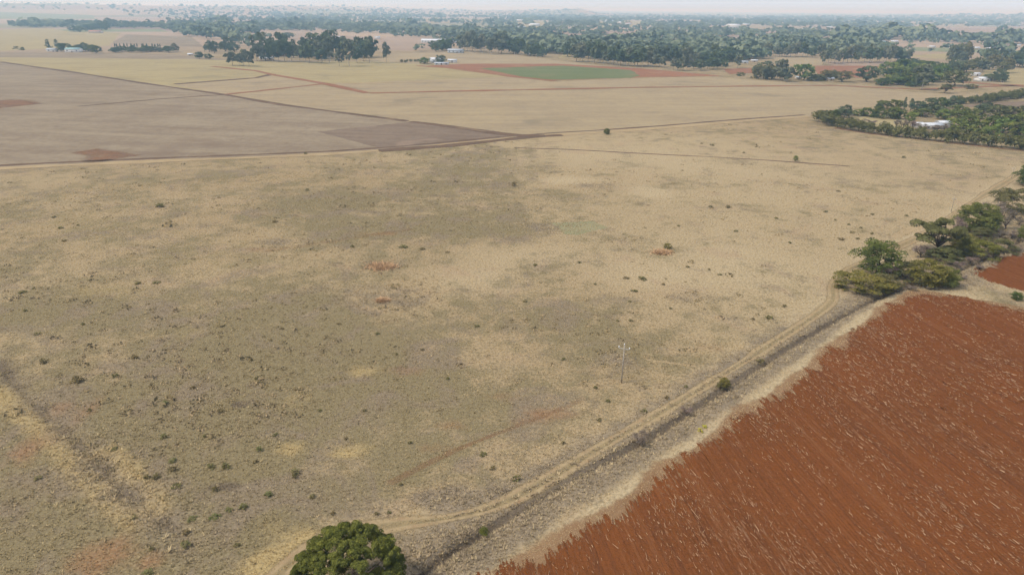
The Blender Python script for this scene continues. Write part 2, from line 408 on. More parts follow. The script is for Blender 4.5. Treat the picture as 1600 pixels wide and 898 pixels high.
tag(link('ground', gme), 'dry straw coloured grassland running out to far hazy farmland', 'ground', kind='structure')

# ------------------------------------------------------------------ tilled land, pasture and tracks as sheets on the ground
def sheet(name, px, mat, z, label, cat, jit=.25):
    poly = pxl(*px); step = max(1.5, np.linalg.norm(poly.mean(0)) / 120)
    poly = dens(poly, step, True)
    r = np.random.default_rng(len(px) * 13 + int(abs(poly[0, 0])))
    n = r.normal(0, 1, (len(poly), 2)); n = (n + np.roll(n, 1, 0) + np.roll(n, 2, 0)) / 2
    poly[:, :2] += n * jit * step * .35
    poly[:, 2] = z
    lo, hi = poly[:, :2].min(0), poly[:, :2].max(0); gs = max((hi - lo).max() / 26, step * 1.5)
    gx, gy = np.meshgrid(np.arange(lo[0], hi[0], gs), np.arange(lo[1], hi[1], gs)); g = np.stack([gx.ravel(), gy.ravel()], 1) + r.normal(0, gs * .12, (gx.size, 2))
    bl = np.vstack([poly, poly[:1]]); g = g[inside(g, poly)]
    if len(g): g = g[dist_line(g, bl) > gs * .4]
    pts = [Vector((float(a), float(b))) for a, b in np.vstack([poly[:, :2], g])]; k = len(poly)
    vo, _, fo, *_ = delaunay_2d_cdt(pts, [(i, (i + 1) % k) for i in range(k)], [list(range(k))], 1, 1e-4)
    fo = [f if (vo[f[1]] - vo[f[0]]).cross(vo[f[2]] - vo[f[0]]) > 0 else f[::-1] for f in fo]
    V = np.array([(v.x, v.y, z) for v in vo]); V[:, 2] += hills(V[:, 0], V[:, 1]) * 1.02 + np.clip((np.hypot(V[:, 0], V[:, 1]) - 3800) / 3000, 0, 1)
    me = mesh_np(name, V, np.array(fo), mat, attrs={'edge': np.clip(dist_line(V, bl) / (step * 3), 0, 1)})
    return tag(link(name, me), label, cat, kind='structure')
def strip(name, line, width, mat, z, label, cat, dashed=0, wvar=.25):
    line = np.asarray(line, float); L = dens(line, max(1.2, np.linalg.norm(line.mean(0)) / 160))
    n = len(L); t = np.gradient(L[:, :2], axis=0); t /= np.linalg.norm(t, axis=1)[:, None] + 1e-9
    nn = np.stack([-t[:, 1], t[:, 0]], 1)
    r = np.random.default_rng(n)
    wv = width * (1 + wvar * np.interp(np.arange(n), np.arange(0, n + 6, 6), r.normal(0, 1, len(np.arange(0, n + 6, 6)))).clip(-1.6, 1.6))
    u = np.linspace(-1, 1, 9)
    V = np.zeros((n, 9, 3)); V[..., :2] = L[:, None, :2] + nn[:, None] * (u[None, :, None] * wv[:, None, None] / 2); V[..., 2] = z
    e = np.tile(np.clip((1 - np.abs(u)) * 1.9, 0, 1), (n, 1)); e[0] = 0; e[-1] = 0
    if dashed: e = e * (1 - dashed * np.interp(np.arange(n), np.arange(0, n + 9, 9), r.random(len(np.arange(0, n + 9, 9))))[:, None])
    I, J = np.meshgrid(np.arange(n - 1), np.arange(8), indexing='ij'); a = I * 9 + J
    Qs = np.stack([a, a + 9, a + 10, a + 1], -1).reshape(-1, 4)[:, ::-1]
    me = mesh_np(name, V.reshape(-1, 3), Qs, mat, attrs={'edge': e.ravel(), 'u': np.tile(u, (n, 1)).ravel()})
    return tag(link(name, me), label, cat, kind='structure')

def m_track():
    t = NT('dirt_track'); p = t.pos(); u = t.math('ABSOLUTE', t.attr('u').outputs['Fac']); e = t.attr('edge').outputs['Fac']
    n1 = t.noise(p, .3, 4, .6); n2 = t.noise(p, 2.2, 3, .7)
    c = t.mix(t.ramp(n1, .35, .7), (.43, .32, .175), (.38, .265, .145))
    rut = t.ramp(t.math('ABSOLUTE', t.math('SUBTRACT', u, .42)), .10, .24, 1, 0)
    mid = t.mix(t.ramp(n2, .4, .65), (.36, .265, .135), (.22, .175, .10))
    c = t.mix(rut, t.mix(t.ramp(u, .05, .3, 0, .6), mid, (.36, .27, .145)), c); c = t.mix(t.ramp(n1, .6, .75, 0, .5), c, (.44, .24, .12))
    t.base(c); t.bump(n2, .15, .6)
    t.alpha(t.ramp(t.math('ADD', e, t.math('SUBTRACT', t.noise(p, 1.1, 4, .7), .5)), .30, 1.15, 0, .95)); return t.m
M_TRACK = m_track()
M_STUB = m_field('mauve_stubble', (.305, .240, .158), (.222, .166, .112), R(-8), .010, .09, (.205, .148, .102), .011, k3=.65)
M_STUB2 = m_field('dark_stubble', (.232, .172, .120), (.178, .128, .090), R(-8), .015, .2, (.28, .20, .14))
M_PAST = m_field('mown_pasture', (.37, .285, .165), (.295, .225, .140), R(4), .01, .10, (.24, .19, .12), .02)
M_PAST2 = m_field('yellow_pasture', (.37, .295, .150), (.305, .24, .125), R(-6), .01, .10, (.26, .21, .12), .02)
M_PAST3 = m_field('pink_pasture', (.36, .265, .185), (.29, .205, .145), R(8), .008, .07, (.26, .19, .14), .012)
M_CROP = m_field('green_crop', (.125, .150, .060), (.170, .175, .082), R(-6), .004, .10, (.24, .17, .10), .02, k3=.5)
M_FGREEN = m_field('far_green_pasture', (.20, .21, .11), (.25, .24, .14), 0, .004, .05)
M_RED = m_field('red_soil', (.295, .145, .080), (.245, .115, .065), R(-6), .008, .12, (.33, .22, .13), .03)
M_REDEDGE = m_field('red_soil_edge', (.285, .140, .078), (.24, .118, .066), 0, .1, .1, (.32, .2, .11), .05, ragged=.25)
M_BROWNEDGE = m_field('brown_earth_edge', (.170, .110, .072), (.13, .088, .06), 0, .1, .1, (.26, .18, .11), .05, ragged=.3)
M_RUSTPATCH = m_field('rusty_bare_soil', (.27, .150, .085), (.23, .125, .075), 0, .1, .1, (.30, .20, .12), .05, ragged=.07, soft=.75)
M_SPILL = m_field('spilled_red_soil', (.27, .14, .065), (.33, .19, .095), 0, .1, .1, (.38, .27, .15), .3, ragged=.45, soft=.6)
M_FAINT = m_field('faint_red_soil', (.29, .155, .08), (.27, .17, .09), 0, .1, .1, (.30, .20, .12), .05, ragged=.5, soft=.5)
M_BROWNPATCH = m_field('brown_bare_soil', (.175, .120, .082), (.15, .105, .075), 0, .1, .1, (.26, .18, .11), .05, ragged=.07, soft=.6)
M_DUST = m_field('pale_dust_edge', (.40, .295, .165), (.345, .25, .14), 0, .1, .1, (.33, .24, .13), .05, ragged=.3)
M_GREENISH = m_field('greenish_grass', (.235, .225, .12), (.29, .25, .14), 0, .1, .1, (.36, .29, .16), .08)

sheet('pasture', [(-200, 78), (0, 88), (300, 92), (560, 96), (640, 98), (700, 106), (860, 128), (1010, 122), (1120, 121), (1280, 132), (1420, 144), (1600, 150),
      (1600, 152), (1480, 160), (1340, 168), (1270, 180), (1265, 182), (1000, 202), (820, 213), (640, 190), (440, 164), (350, 148), (0, 96), (-200, 70)], M_PAST, .02,
      'mown straw pasture beyond the long track', 'field')
sheet('pasture', [(0, 96), (0, 90), (300, 93), (600, 97), (700, 104), (800, 120), (520, 131), (430, 117), (270, 133), (350, 147)], M_PAST2, .04, 'yellowish pasture in front of the far left tree belt', 'field')
sheet('stubble_field', [(-250, 60), (0, 97), (350, 148), (440, 164), (640, 190), (820, 213), (600, 234), (480, 242), (240, 251), (0, 262), (-250, 272)], M_STUB, .05,
      'greyish mauve stubble field left of the pasture', 'field')
sheet('ploughed_patch', [(495, 206), (640, 191), (800, 212), (600, 233)], M_STUB2, .08, 'dark brown tilled patch at the corner of the stubble field', 'field')
sheet('pasture', [(570, 97), (612, 84), (720, 82), (800, 86), (880, 96), (1000, 109), (870, 100), (700, 102), (660, 100)], M_PAST, .03, 'beige field around the white sheds', 'field')
sheet('red_field', [(668, 103), (720, 100), (870, 100), (1000, 107), (1130, 119), (1010, 121), (860, 126), (790, 118)], M_RED, .08, 'red tilled earth around the green crop', 'field')
sheet('crop_field', [(750, 107), (880, 103), (985, 110), (1000, 119), (985, 122), (870, 125), (835, 124)], M_CROP, .12, 'green crop strip in the red field', 'field')
sheet('mauve_field', [(-200, 78), (0, 82), (270, 85), (340, 92), (560, 96), (440, 97), (300, 93), (0, 90), (-200, 86)], M_STUB, .05, 'mauve tilled strip before the far left farm', 'field')
sheet('far_field', [(-100, 48), (0, 47), (60, 44), (190, 52), (170, 72), (0, 80), (-100, 80)], M_PAST2, .03, 'straw field beyond the far left farm', 'field')
sheet('far_field', [(198, 54), (300, 58), (318, 74), (250, 72), (172, 68)], M_STUB, .04, 'mauve field beyond the row of small cypresses', 'field')
sheet('far_field', [(-100, 24), (0, 24), (145, 26), (150, 30), (-100, 30)], M_FGREEN, .05, 'pale green strip beyond the far left woodland', 'field')
sheet('far_field', [(90, 46), (250, 46), (265, 50), (110, 50)], M_FGREEN, .05, 'greenish strip below the far left woodland', 'field')
sheet('far_field', [(414, 53), (470, 51), (560, 57), (606, 62), (604, 66), (520, 65), (430, 60)], M_PAST3, .05, 'pinkish clearing beyond the left tree belt', 'field')
sheet('far_field', [(596, 66), (650, 66), (700, 72), (640, 80), (600, 78)], M_PAST3, .05, 'pinkish clearing in front of the long white greenhouse', 'field')
sheet('far_field', [(1390, 45), (1500, 44), (1620, 43), (1620, 52), (1566, 62), (1480, 58)], M_PAST3, .05, 'wide pink stubble field at the far right', 'field')
sheet('far_field', [(1200, 88), (1290, 91), (1282, 106), (1222, 102)], M_PAST, .05, 'straw clearing at the foot of the right gum belt', 'field')
sheet('red_field', [(1270, 103), (1345, 103), (1380, 104), (1350, 122), (1280, 120)], M_RED, .06, 'red tilled earth behind the right hand farm trees', 'field')
sheet('far_field', [(1290, 96), (1410, 97), (1400, 103), (1300, 104)], M_PAST3, .05, 'pale strip between gum belt and red field', 'field')
sheet('far_field', [(1410, 88), (1500, 82), (1520, 88), (1480, 93)], M_PAST2, .05, 'straw strip behind the right hand farm trees', 'field')
sheet('far_field', [(1425, 74), (1540, 76), (1600, 80), (1600, 84), (1500, 82), (1425, 80)], M_FGREEN, .05, 'grey green strip behind the far right farm', 'field')
sheet('far_field', [(1350, 69), (1400, 70), (1420, 75), (1360, 76)], M_PAST3, .05, 'pale strip beside the teal roofed shed', 'field')
sheet('far_field', [(1535, 110), (1640, 106), (1640, 138), (1580, 132), (1545, 122)], M_PAST2, .05, 'straw field right of the white roofed farm', 'field')
sheet('far_field', [(1270, 24), (1520, 26), (1525, 29), (1280, 28)], M_PAST3, .05, 'thin pale field below the horizon on the right', 'field')
sheet('far_field', [(850, 49), (930, 49), (1000, 53), (990, 64), (880, 62)], M_PAST3, .05, 'thin pale clearing in the middle woodland', 'field')
sheet('far_field', [(880, 84), (892, 83), (893, 90), (872, 91)], M_PAST2, .05, 'small straw gap in the middle gum belt', 'field')
sheet('far_field', [(560, 14), (700, 13), (780, 19), (640, 22)], M_PAST3, .05, 'far pinkish field under the horizon left of centre', 'field')
sheet('far_field', [(1100, 58), (1156, 57), (1156, 70), (1112, 71)], M_PAST3, .05, 'small tan clearing in the middle woodland', 'field')
for i_, q_ in enumerate([[(1005, 63), (1062, 63), (1060, 73), (1012, 74)], [(935, 33), (1005, 33), (1000, 42), (940, 42)], [(1135, 40), (1190, 39), (1188, 49), (1140, 50)], [(1176, 53), (1216, 52), (1214, 64), (1182, 65)],
    [(1060, 21.5), (1190, 23), (1180, 26), (1060, 25)], [(1420, 38), (1520, 38), (1500, 43), (1425, 43)], [(1255, 44), (1335, 44), (1330, 52), (1262, 53)], [(806, 33), (852, 33), (850, 46), (810, 48)], [(660, 30), (760, 29), (755, 35), (668, 37)], [(1230, 58), (1300, 60), (1300, 70), (1240, 70)], [(480, 33), (590, 33), (580, 39), (490, 40)]]):
    sheet('far_field', q_, [M_PAST3, M_PAST2, M_PAST][i_ % 3], .05, 'pale clearing %s the far woodland' % ['low in', 'around white sheds in', 'around a large shed in', 'small and tan in', 'thin and far behind', 'bright at the right of', 'among houses in', 'beside the little hill in', 'narrow and tan in', 'near the front of', 'long and pale in'][i_], 'field')
sheet('far_field', [(180, 12), (230, 11), (232, 14), (185, 15)], M_PAST3, .05, 'small pale field far behind on the left', 'field')
sheet('far_field', [(1130, 108), (1190, 106), (1180, 114), (1140, 116)], M_RED, .05, 'red bare yard beside the middle gum belt', 'field')
sheet('farm_field', [(1318, 186), (1350, 179), (1400, 182), (1425, 192), (1412, 204), (1340, 197)], M_PAST2, .05, 'straw paddock inside the hedge', 'field')
sheet('farm_field', [(1497, 166), (1560, 160), (1640, 158), (1640, 176), (1560, 170)], M_STUB2, .05, 'dark tilled field behind the hedged farm', 'field')
sheet('green_patch', [(862, 349), (925, 345), (948, 355), (906, 367), (882, 366)], M_GREENISH, .006, 'pale green square of grass in the middle of the grassland', 'grass patch', .5)

strip('dirt_track', TRACK, 4.0, M_TRACK, .012, 'two rut tan dirt track beside the ditch', 'track')
strip('dirt_track', MAINTRK, 6.5, M_DUST, .07, 'tan track dividing the grassland from the stubble field', 'track')
strip('field_edge', MAINTRK + np.array([0, 6.5, 0]), 3.4, M_BROWNEDGE, .085, 'dark furrow along the far side of the long track', 'field edge')
strip('field_edge', pxl((590, 236), (700, 228), (820, 215), (880, 211)), 7, M_BROWNEDGE, .09, 'dark bank below the tilled patch', 'field edge')
strip('field_edge', smooth(pxl((640, 190), (720, 200), (800, 212), (855, 212)), 1), 8, M_BROWNEDGE, .092, 'brown edge of the tilled patch', 'field edge')
strip('field_edge', pxl((0, 97), (120, 114), (228, 131), (350, 148), (440, 164), (640, 190)), 6.5, M_BROWNEDGE, .1, 'brown boundary of the stubble field', 'field edge')
strip('field_edge', pxl((118, 167), (250, 155), (350, 148)), 4.5, M_BROWNEDGE, .10, 'dark line across the stubble field', 'field edge')
strip('red_track', pxl((350, 148), (400, 143), (508, 131)), 6, M_REDEDGE, .12, 'red track joining the stubble field to the crossroads', 'track')
strip('red_track', pxl((330, 104), (400, 111), (426, 117), (508, 131), (575, 146)), 8.5, M_REDEDGE, .13, 'red track slanting across the pasture', 'track')
strip('red_track', pxl((270, 132), (400, 122), (427, 116)), 8, M_BROWNEDGE, .12, 'brown track into the yellow pasture', 'track')
strip('red_track', pxl((575, 146), (700, 143), (800, 141), (1000, 137), (1160, 135), (1300, 134), (1440, 140), (1600, 133)), 9, M_REDEDGE, .14, 'long straight red track across the pasture', 'track')
strip('field_edge', pxl((508, 131), (580, 130), (700, 127)), 6, M_DUST, .12, 'faint tan edge in the pasture', 'field edge')
strip('red_track', pxl((650, 103), (700, 106), (800, 120), (870, 127)), 12, M_REDEDGE, .14, 'red edge in front of the crop field', 'track')
strip('red_track', pxl((1500, 128), (1560, 133), (1640, 138)), 16, M_REDEDGE, .14, 'red track right of the white roofed farm', 'track')
strip('field_edge', smooth(pxl((800, 231), (900, 234), (1000, 240), (1150, 247), (1330, 260)), 1), 2.2, M_BROWNEDGE, .010, 'thin dark line across the far grassland', 'field edge', dashed=.4)
strip('field_edge', pxl((1300, 199), (1360, 209), (1450, 219), (1620, 238)), 7, M_RUSTPATCH, .015, 'red bare strip in front of the hedge', 'field edge', dashed=.45)
strip('field_edge', smooth(pxl((400, 395), (500, 380), (580, 367), (650, 357)), 1), 3.0, M_FAINT, .010, 'faint reddish old track in the grassland', 'field edge', dashed=.6)
strip('field_edge', smooth(pxl((600, 760), (690, 712), (760, 683), (860, 645), (920, 620)), 1), 1.5, M_FAINT, .010, 'faint red line of bare soil in the near grass', 'field edge', dashed=.75)
strip('field_edge', smooth(pxl((1000, 560), (1040, 566), (1095, 573)), 1), 1.1, M_DUST, .010, 'short pale footpath right of the power pole', 'path', dashed=.3)
strip('field_edge', smooth(pxl((1395, 373), (1412, 362), (1440, 352)), 1), 3, M_DUST, .010, 'pale wheel marks behind the green trees', 'path', dashed=.3)
strip('bare_earth', pxl((130, 235), (155, 240), (190, 249)), 24, M_RUSTPATCH, .085, 'rusty bare patch in the stubble field', 'bare patch', dashed=.3)
strip('bare_earth', pxl((-60, 165), (0, 160), (38, 166)), 34, M_RUSTPATCH, .085, 'rusty bare patch at the edge of the stubble field', 'bare patch', dashed=.3)

# ------------------------------------------------------------------ ploughed land: real furrows
def m_soil():
    t = NT('red_plough_soil'); p = t.pos()
    n1 = t.noise(p, .05, 4, .6, .4); n2 = t.noise(p, 1.3, 4, .7); n3 = t.noise(p, 5, 2, .7)
    c = t.mix(t.ramp(n1, .35, .68), (.188, .064, .020), (.156, .055, .018))
    c = t.mix(t.ramp(n2, .4, .7, 0, .55), c, (.228, .076, .022))
    c = t.mix(t.ramp(n3, .48, .74, 0, .6), c, (.085, .034, .015))
    q = t.mapping(p, (.16, 1.1, 1), (0, 0, -FDIR))
    s = t.noise(q, 1, 4, .7, .2)
    c = t.mix(t.ramp(t.math('ADD', s, t.math('MULTIPLY', t.math('SUBTRACT', n2, .5), .4)), .60, .82, 0, .5), c, (.30, .165, .09))
    e = t.attr('edge').outputs['Fac']; n8 = t.noise(t.mapping(p, (.8, 3.2, 1), (0, 0, -FDIR)), 1, 4, .7)
    rowb = t.noise(t.mapping(p, (.022, .9, 1), (0, 0, -FDIR)), 1, 3, .6); rowf = t.noise(t.mapping(p, (.30, 2.4, 1), (0, 0, -FDIR)), 1, 4, .7)
    c = t.mix(t.ramp(rowb, .5, .68, 0, .45), c, (.115, .046, .021)); c = t.mix(t.ramp(rowb, .30, .46, .30, 0), c, (.26, .115, .050))
    c = t.mix(t.ramp(t.math('ADD', rowf, t.math('MULTIPLY', t.math('SUBTRACT', n1, .5), .5)), .60, .72, 0, .5), c, (.36, .205, .115))
    t.alpha(t.ramp(t.math('ADD', e, t.math('MULTIPLY', t.math('SUBTRACT', n8, .5), 2.2)), .25, .5))
    t.base(c); t.bump(t.math('ADD', n2, t.math('MULTIPLY', n3, .5)), .25, .9); return t.m
fa, fb = at(1324, 538), at(1495, 663)
FDIR = math.atan2(fb[1] - fa[1], fb[0] - fa[0])
M_SOIL = m_soil()
def furrows(name, poly, wid0, label, seed):
    r = np.random.default_rng(seed)
    d = np.array([math.cos(FDIR), math.sin(FDIR)]); nrm = np.array([-d[1], d[0]])
    pp = poly[:, :2]; u = pp @ d; v = pp @ nrm
    V, Qs, EE, k = [], [], [], 0
    widths = r.uniform(.65, 1.5, 2000); starts = v.min() + np.concatenate([[0], np.cumsum(widths * wid0)]); starts = starts[starts < v.max()]
    for i, v0 in enumerate(starts):
        wid = wid0 * widths[i]
        vm = v0 + wid / 2; xs = []
        for a in range(len(u)):
            b = (a + 1) % len(u)
            if (v[a] > vm) != (v[b] > vm): xs.append(u[a] + (u[b] - u[a]) * (vm - v[a]) / (v[b] - v[a]))
        if len(xs) < 2: continue
        xs.sort()
        edge = 3.4 * (vnoise(np.array([v0]), np.array([3.3]), 3.2, seed)[0] - .5) + 3.0 * (vnoise(np.array([v0]), np.array([7.7]), .9, seed + 1)[0] - .5)
        lo = xs[0] + edge - 1.0 + r.normal(0, .25); hi = xs[-1] + r.normal(0, .8)
        if hi - lo < 2: continue
        n = max(3, int((hi - lo) / .9)); s = np.linspace(lo, hi, n)
        c = np.array([0, .18, .5, .82, 1.0]) * wid
        hz = np.array([.012, .028, .055, .028, .012])
        Z = hz[None, :] * (1 + r.normal(0, .6, (n, 5))).clip(.15, 2.8); Z[0] = Z[-1] = .012
        C = c[None, :] + r.normal(0, .07, (n, 5)) * np.array([0, 1, 1, 1, 0])
        C[:2] = (C[:2] - wid / 2) * np.array([[.7], [1.0]]) + wid / 2; C[-1] = (C[-1] - wid / 2) * .3 + wid / 2
        X = s[:, None] * d[0] + (v0 + C) * nrm[0]; Y = s[:, None] * d[1] + (v0 + C) * nrm[1]
        V.append(np.stack([X, Y, Z], -1).reshape(-1, 3)); EE.append(np.repeat(np.clip(np.minimum(s - s[0], s[-1] - s) / 3.0, 0, 1), 5))
        I, J = np.meshgrid(np.arange(n - 1), np.arange(4), indexing='ij'); a = k + I * 5 + J
        Qs.append(np.stack([a, a + 5, a + 6, a + 1], -1).reshape(-1, 4)); k += n * 5
    me = mesh_np(name, np.vstack(V), np.vstack(Qs), M_SOIL, attrs={'edge': np.concatenate(EE)})
    n = np.empty(len(me.polygons) * 3, np.float32); me.polygons.foreach_get('normal', n)
    if n.reshape(-1, 3)[:, 2].mean() < 0: me.flip_normals()
    return tag(link(name, me), label, 'ploughed field', kind='structure')
furrows('ploughed_field', PLOUGH, .6, 'rust red ploughed field flecked with straw in the right corner', 3)
furrows('ploughed_field', PLOUGH2, .6, 'smaller rust red ploughed field past the grass verge', 4)
PE = smooth(pxl((770, 905), (800, 893), (850, 866), (1000, 775), (1130, 674), (1250, 593), (1340, 517), (1420, 464), (1446, 458), (1520, 468), (1600, 485), (1650, 497)), 1)
strip('spilled_soil', PE, 4.4, M_SPILL, .011, 'reddish soil spilled along the edge of the ploughed field', 'bare patch', wvar=.5)
# straw left on the soil
def m_straw():
    t = NT('straw_bits'); r = t.attr('rnd').outputs['Fac']
    t.base(t.mix(r, (.23, .11, .052), (.45, .29, .17))); return t.m
def straws(n):
    r = np.random.default_rng(11)
    lo, hi = PLOUGH[:, :2].min(0), PLOUGH[:, :2].max(0); out = []
    q = r.uniform(lo, hi, (n * 14, 2))
    q = q[inside(q, PLOUGH) | inside(q, PLOUGH2)]
    dd = np.hypot(q[:, 0], q[:, 1]); az = np.degrees(np.arctan2(q[:, 0], q[:, 1]))
    # straw lies in wisps along the passes of the plough
    d = np.array([math.cos(FDIR), math.sin(FDIR)]); nn = np.array([-d[1], d[0]])
    a, b = q @ d, q @ nn
    wsp = vnoise(a * .22, b, 1.1, 1) + vnoise(a * .3, b, 3.1, 2) + vnoise(a, b, 11, 3) + .7 * vnoise(a, b, 1.0, 4)
    q = q[(az < 52) & (r.random(len(q)) < np.clip((wsp - 1.1) * .6, .12, 1) ** 1.3)][:n]
    n = len(q)
    th = FDIR + r.normal(0, .30, n); L = r.gamma(2.0, .085, n) + .05; W = r.uniform(.010, .024, n) * (1 + np.hypot(q[:, 0], q[:, 1]) / 240)
    t = np.stack([np.cos(th), np.sin(th)], 1); m = np.stack([-t[:, 1], t[:, 0]], 1)
    z = r.uniform(.07, .15, n)
    def v(sa, sb, dz): return np.concatenate([q + t * (sa * L)[:, None] + m * (sb * W)[:, None], (z + dz)[:, None]], 1)
    V = np.stack([v(-1, -1, 0), v(1, -1, r.uniform(-.05, .12, n)), v(1, 1, r.uniform(-.05, .12, n)), v(-1, 1, .02)], 1).reshape(-1, 3)
    Qs = np.arange(n * 4).reshape(-1, 4)
    me = mesh_np('straw_litter', V, Qs, m_straw(), attrs={'rnd': np.repeat(r.random(n), 4)})
    tag(link('straw_litter', me), 'pale straw bits scattered over the red ploughed soil', 'straw', kind='stuff')
straws(13000)

# ------------------------------------------------------------------ grass: tufts over the near grassland
def tufts(n, r0, r1, seed, hs, name, label, power=1.6):
    r = np.random.default_rng(seed)
    u = r.random(n); e = 2 - power
    rad = (r0 ** e + u * (r1 ** e - r0 ** e)) ** (1 / e)
    az = np.radians(r.uniform(-48, 48, n))
    q = np.stack([rad * np.sin(az), rad * np.cos(az), 0 * rad], 1)
    keep = ~inside(q, PLOUGH) & ~inside(q, PLOUGH2)
    q = q[keep]
    dt = dist_line(q, TRACK); dm = dist_line(q, MAINTRK)
    bound = np.array([MAINTRK[:, 0], MAINTRK[:, 1]]); o = np.argsort(bound[0])
    q = q[((dt > 1.25 + r.normal(0, .45, len(dt))) | (dt < .3)) & (dist_line(q, DITCH) > .3) & (q[:, 1] < np.interp(q[:, 0], bound[0][o], bound[1][o]) - 3)]
    q[:, 2] = carve(q) - .02
    n = len(q); L = layers(q); rad = np.linalg.norm(q[:, :2], axis=1)
    big = 1 + 1.0 * L[:, 4] + .5 * L[:, 1] * r.random(n) + .2 * L[:, 3] - .3 * np.clip(L[:, 0], 0, 1)
    h = hs * r.lognormal(0, .25, n) * big * (.75 + rad / 300); wd = h * r.uniform(.12, .26, n)
    nb = 6; V = np.zeros((n, nb, 3, 3), np.float32)
    for k in range(nb):
        th = r.uniform(0, 2 * np.pi, n); ph = r.uniform(0, 2 * np.pi, n); ln = r.uniform(.25, .95, n)
        dx, dy = np.cos(th) * wd, np.sin(th) * wd
        ox, oy = np.cos(ph) * h * ln, np.sin(ph) * h * ln
        V[:, k, 0] = q + np.stack([-dx + .1 * ox, -dy + .1 * oy, 0 * dx], 1); V[:, k, 1] = q + np.stack([dx + .1 * ox, dy + .1 * oy, 0 * dx], 1)
        V[:, k, 2] = q + np.stack([ox, oy, h * r.uniform(.5, 1, n)], 1)
    ca = {k: np.repeat(v, nb * 3, 0) for k, v in vegs(L).items()}
    me = mesh_np(name, V.reshape(-1, 3), np.arange(n * nb * 3).reshape(-1, 3), M_TUFT, attrs={'rnd': np.repeat(r.random(n), nb * 3)}, cattrs=ca)
    tag(link(name, me), label, 'grass', kind='stuff')
tufts(300000, 48, 280, 21, .15, 'grass', 'short dry grass tufts covering the near grassland', 1.25)
tufts(9000, 55, 300, 22, .23, 'grass', 'taller dry tussocks and dead weeds in the near grassland', 1.0)

# ------------------------------------------------------------------ foliage
LEAF = {
    'olive': m_leaf('olive_leaf', (.050, .056, .014), (.162, .154, .036)),
    'green': m_leaf('green_leaf', (.034, .048, .014), (.104, .122, .032)),
    'dusty': m_leaf('dusty_olive_leaf', (.052, .053, .021), (.138, .130, .052)),
    'gum': m_leaf('gum_leaf', (.058, .068, .042), (.150, .152, .096)),
    'dark': m_leaf('dark_leaf', (.036, .052, .028), (.092, .110, .054)),
    'bright': m_leaf('bright_leaf', (.056, .078, .020), (.140, .172, .044)),
    'hedge': m_leaf('hedge_leaf', (.042, .048, .018), (.104, .108, .040)),
    'tussock': m_leaf('tussock_leaf', (.105, .105, .040), (.215, .195, .085)),
    'twig': m_leaf('bare_twig', (.085, .066, .052), (.205, .160, .128), .1),
    'rusty': m_leaf('rusty_reed', (.27, .165, .090), (.43, .285, .165), .3, 0),
    'yellow': m_leaf('yellow_flower', (.22, .19, .03), (.50, .42, .05), .2),
    'drift': m_leaf('grey_scrub', (.140, .118, .056), (.245, .198, .106), soft=.8),
    'scrub': m_leaf('dark_scrub', (.078, .068, .029), (.165, .140, .060), soft=.8),
}
M_BARK = m_plain('bark', (.16, .115, .085), .9, .35, 3); M_BARKPALE = m_plain('pale_bark', (.42, .36, .30), .9, .25, 2)

def leaves(r, lobes, n, size, aspect=.6, shell=(.72, 1.06), jitter=.6, under=.6, tintvar=.55):
    lobes = np.asarray(lobes, float); wgt = lobes[:, 3] * lobes[:, 4] + lobes[:, 4] * lobes[:, 5] + lobes[:, 3] * lobes[:, 5]
    k = r.choice(len(lobes), n, p=wgt / wgt.sum())
    d = r.normal(0, 1, (n, 3)); d /= np.linalg.norm(d, axis=1)[:, None]
    fl = (d[:, 2] < -.25) & (r.random(n) < under); d[fl, 2] *= -1
    p = lobes[k, :3] + d * lobes[k, 3:6] * r.uniform(*shell, (n, 1))
    nr_ = d + jitter * r.normal(0, 1, (n, 3)); nr_ /= np.linalg.norm(nr_, axis=1)[:, None]
    a = np.cross(nr_, r.normal(0, 1, (n, 3))); a /= np.linalg.norm(a, axis=1)[:, None]; b = np.cross(nr_, a)
    s = size * r.lognormal(0, .3, n)[:, None]
    V = np.stack([p - a * s, p - b * s * aspect, p + a * s, p + b * s * aspect], 1).reshape(-1, 3)
    lt = r.random(len(lobes)); tint = np.clip(.5 + tintvar * (lt[k] - .5) + .5 * (r.random(n) - .5), 0, 1)
    return V, np.arange(n * 4).reshape(-1, 4), np.repeat(tint, 4)
def dome_lobes(r, n, R_, zc, size, flat=.75, low=-.25, fill=.15, var=.28):
    """lobes spread over a dome of radii R_ (x, y, z) about height zc"""
    out = []
    i = np.arange(n) + .5
    z = low + (1 - low) * i / n; z = z[r.permutation(n)] if False else z
    th = i * 2.39996 + r.normal(0, .25, n)
    for j in range(n):
        q = math.sqrt(max(0, 1 - z[j] ** 2)); f = 1 - fill * r.random()
        s = size * r.lognormal(0, var)
        out.append((R_[0] * q * math.cos(th[j]) * f, R_[1] * q * math.sin(th[j]) * f, zc + R_[2] * z[j] * f, s, s, s * flat))
    return out
def sub(r, lobes, k, f):
    out = []
    for L in lobes:
        d = r.normal(0, 1, (k, 3)); d /= np.linalg.norm(d, axis=1)[:, None]; d[:, 2] = np.abs(d[:, 2]) * .9 - .15
        for v in d:
            s = L[3] * f * r.lognormal(0, .2)
            out.append((L[0] + v[0] * L[3] * .8, L[1] + v[1] * L[4] * .8, L[2] + v[2] * L[5] * .8, s, s, s * .85))
    return out
def limbs(r, base_r, fork, tips, k=6, wob=.04):
    m = MB(); f = np.array([0, 0, fork])
    t0 = np.array([r.normal(0, wob), r.normal(0, wob), fork * .5])
    m.tube([[0, 0, -.03], t0, f], [base_r * 1.35, base_r, base_r * .8], k)
    for t in tips:
        t = np.array(t, float); mid = f + (t - f) * .5 + np.array([r.normal(0, wob), r.normal(0, wob), abs(r.normal(0, wob)) * 1.5])
        m.tube([f, mid, t], [base_r * .55, base_r * .33, base_r * .1], 5)
    return m
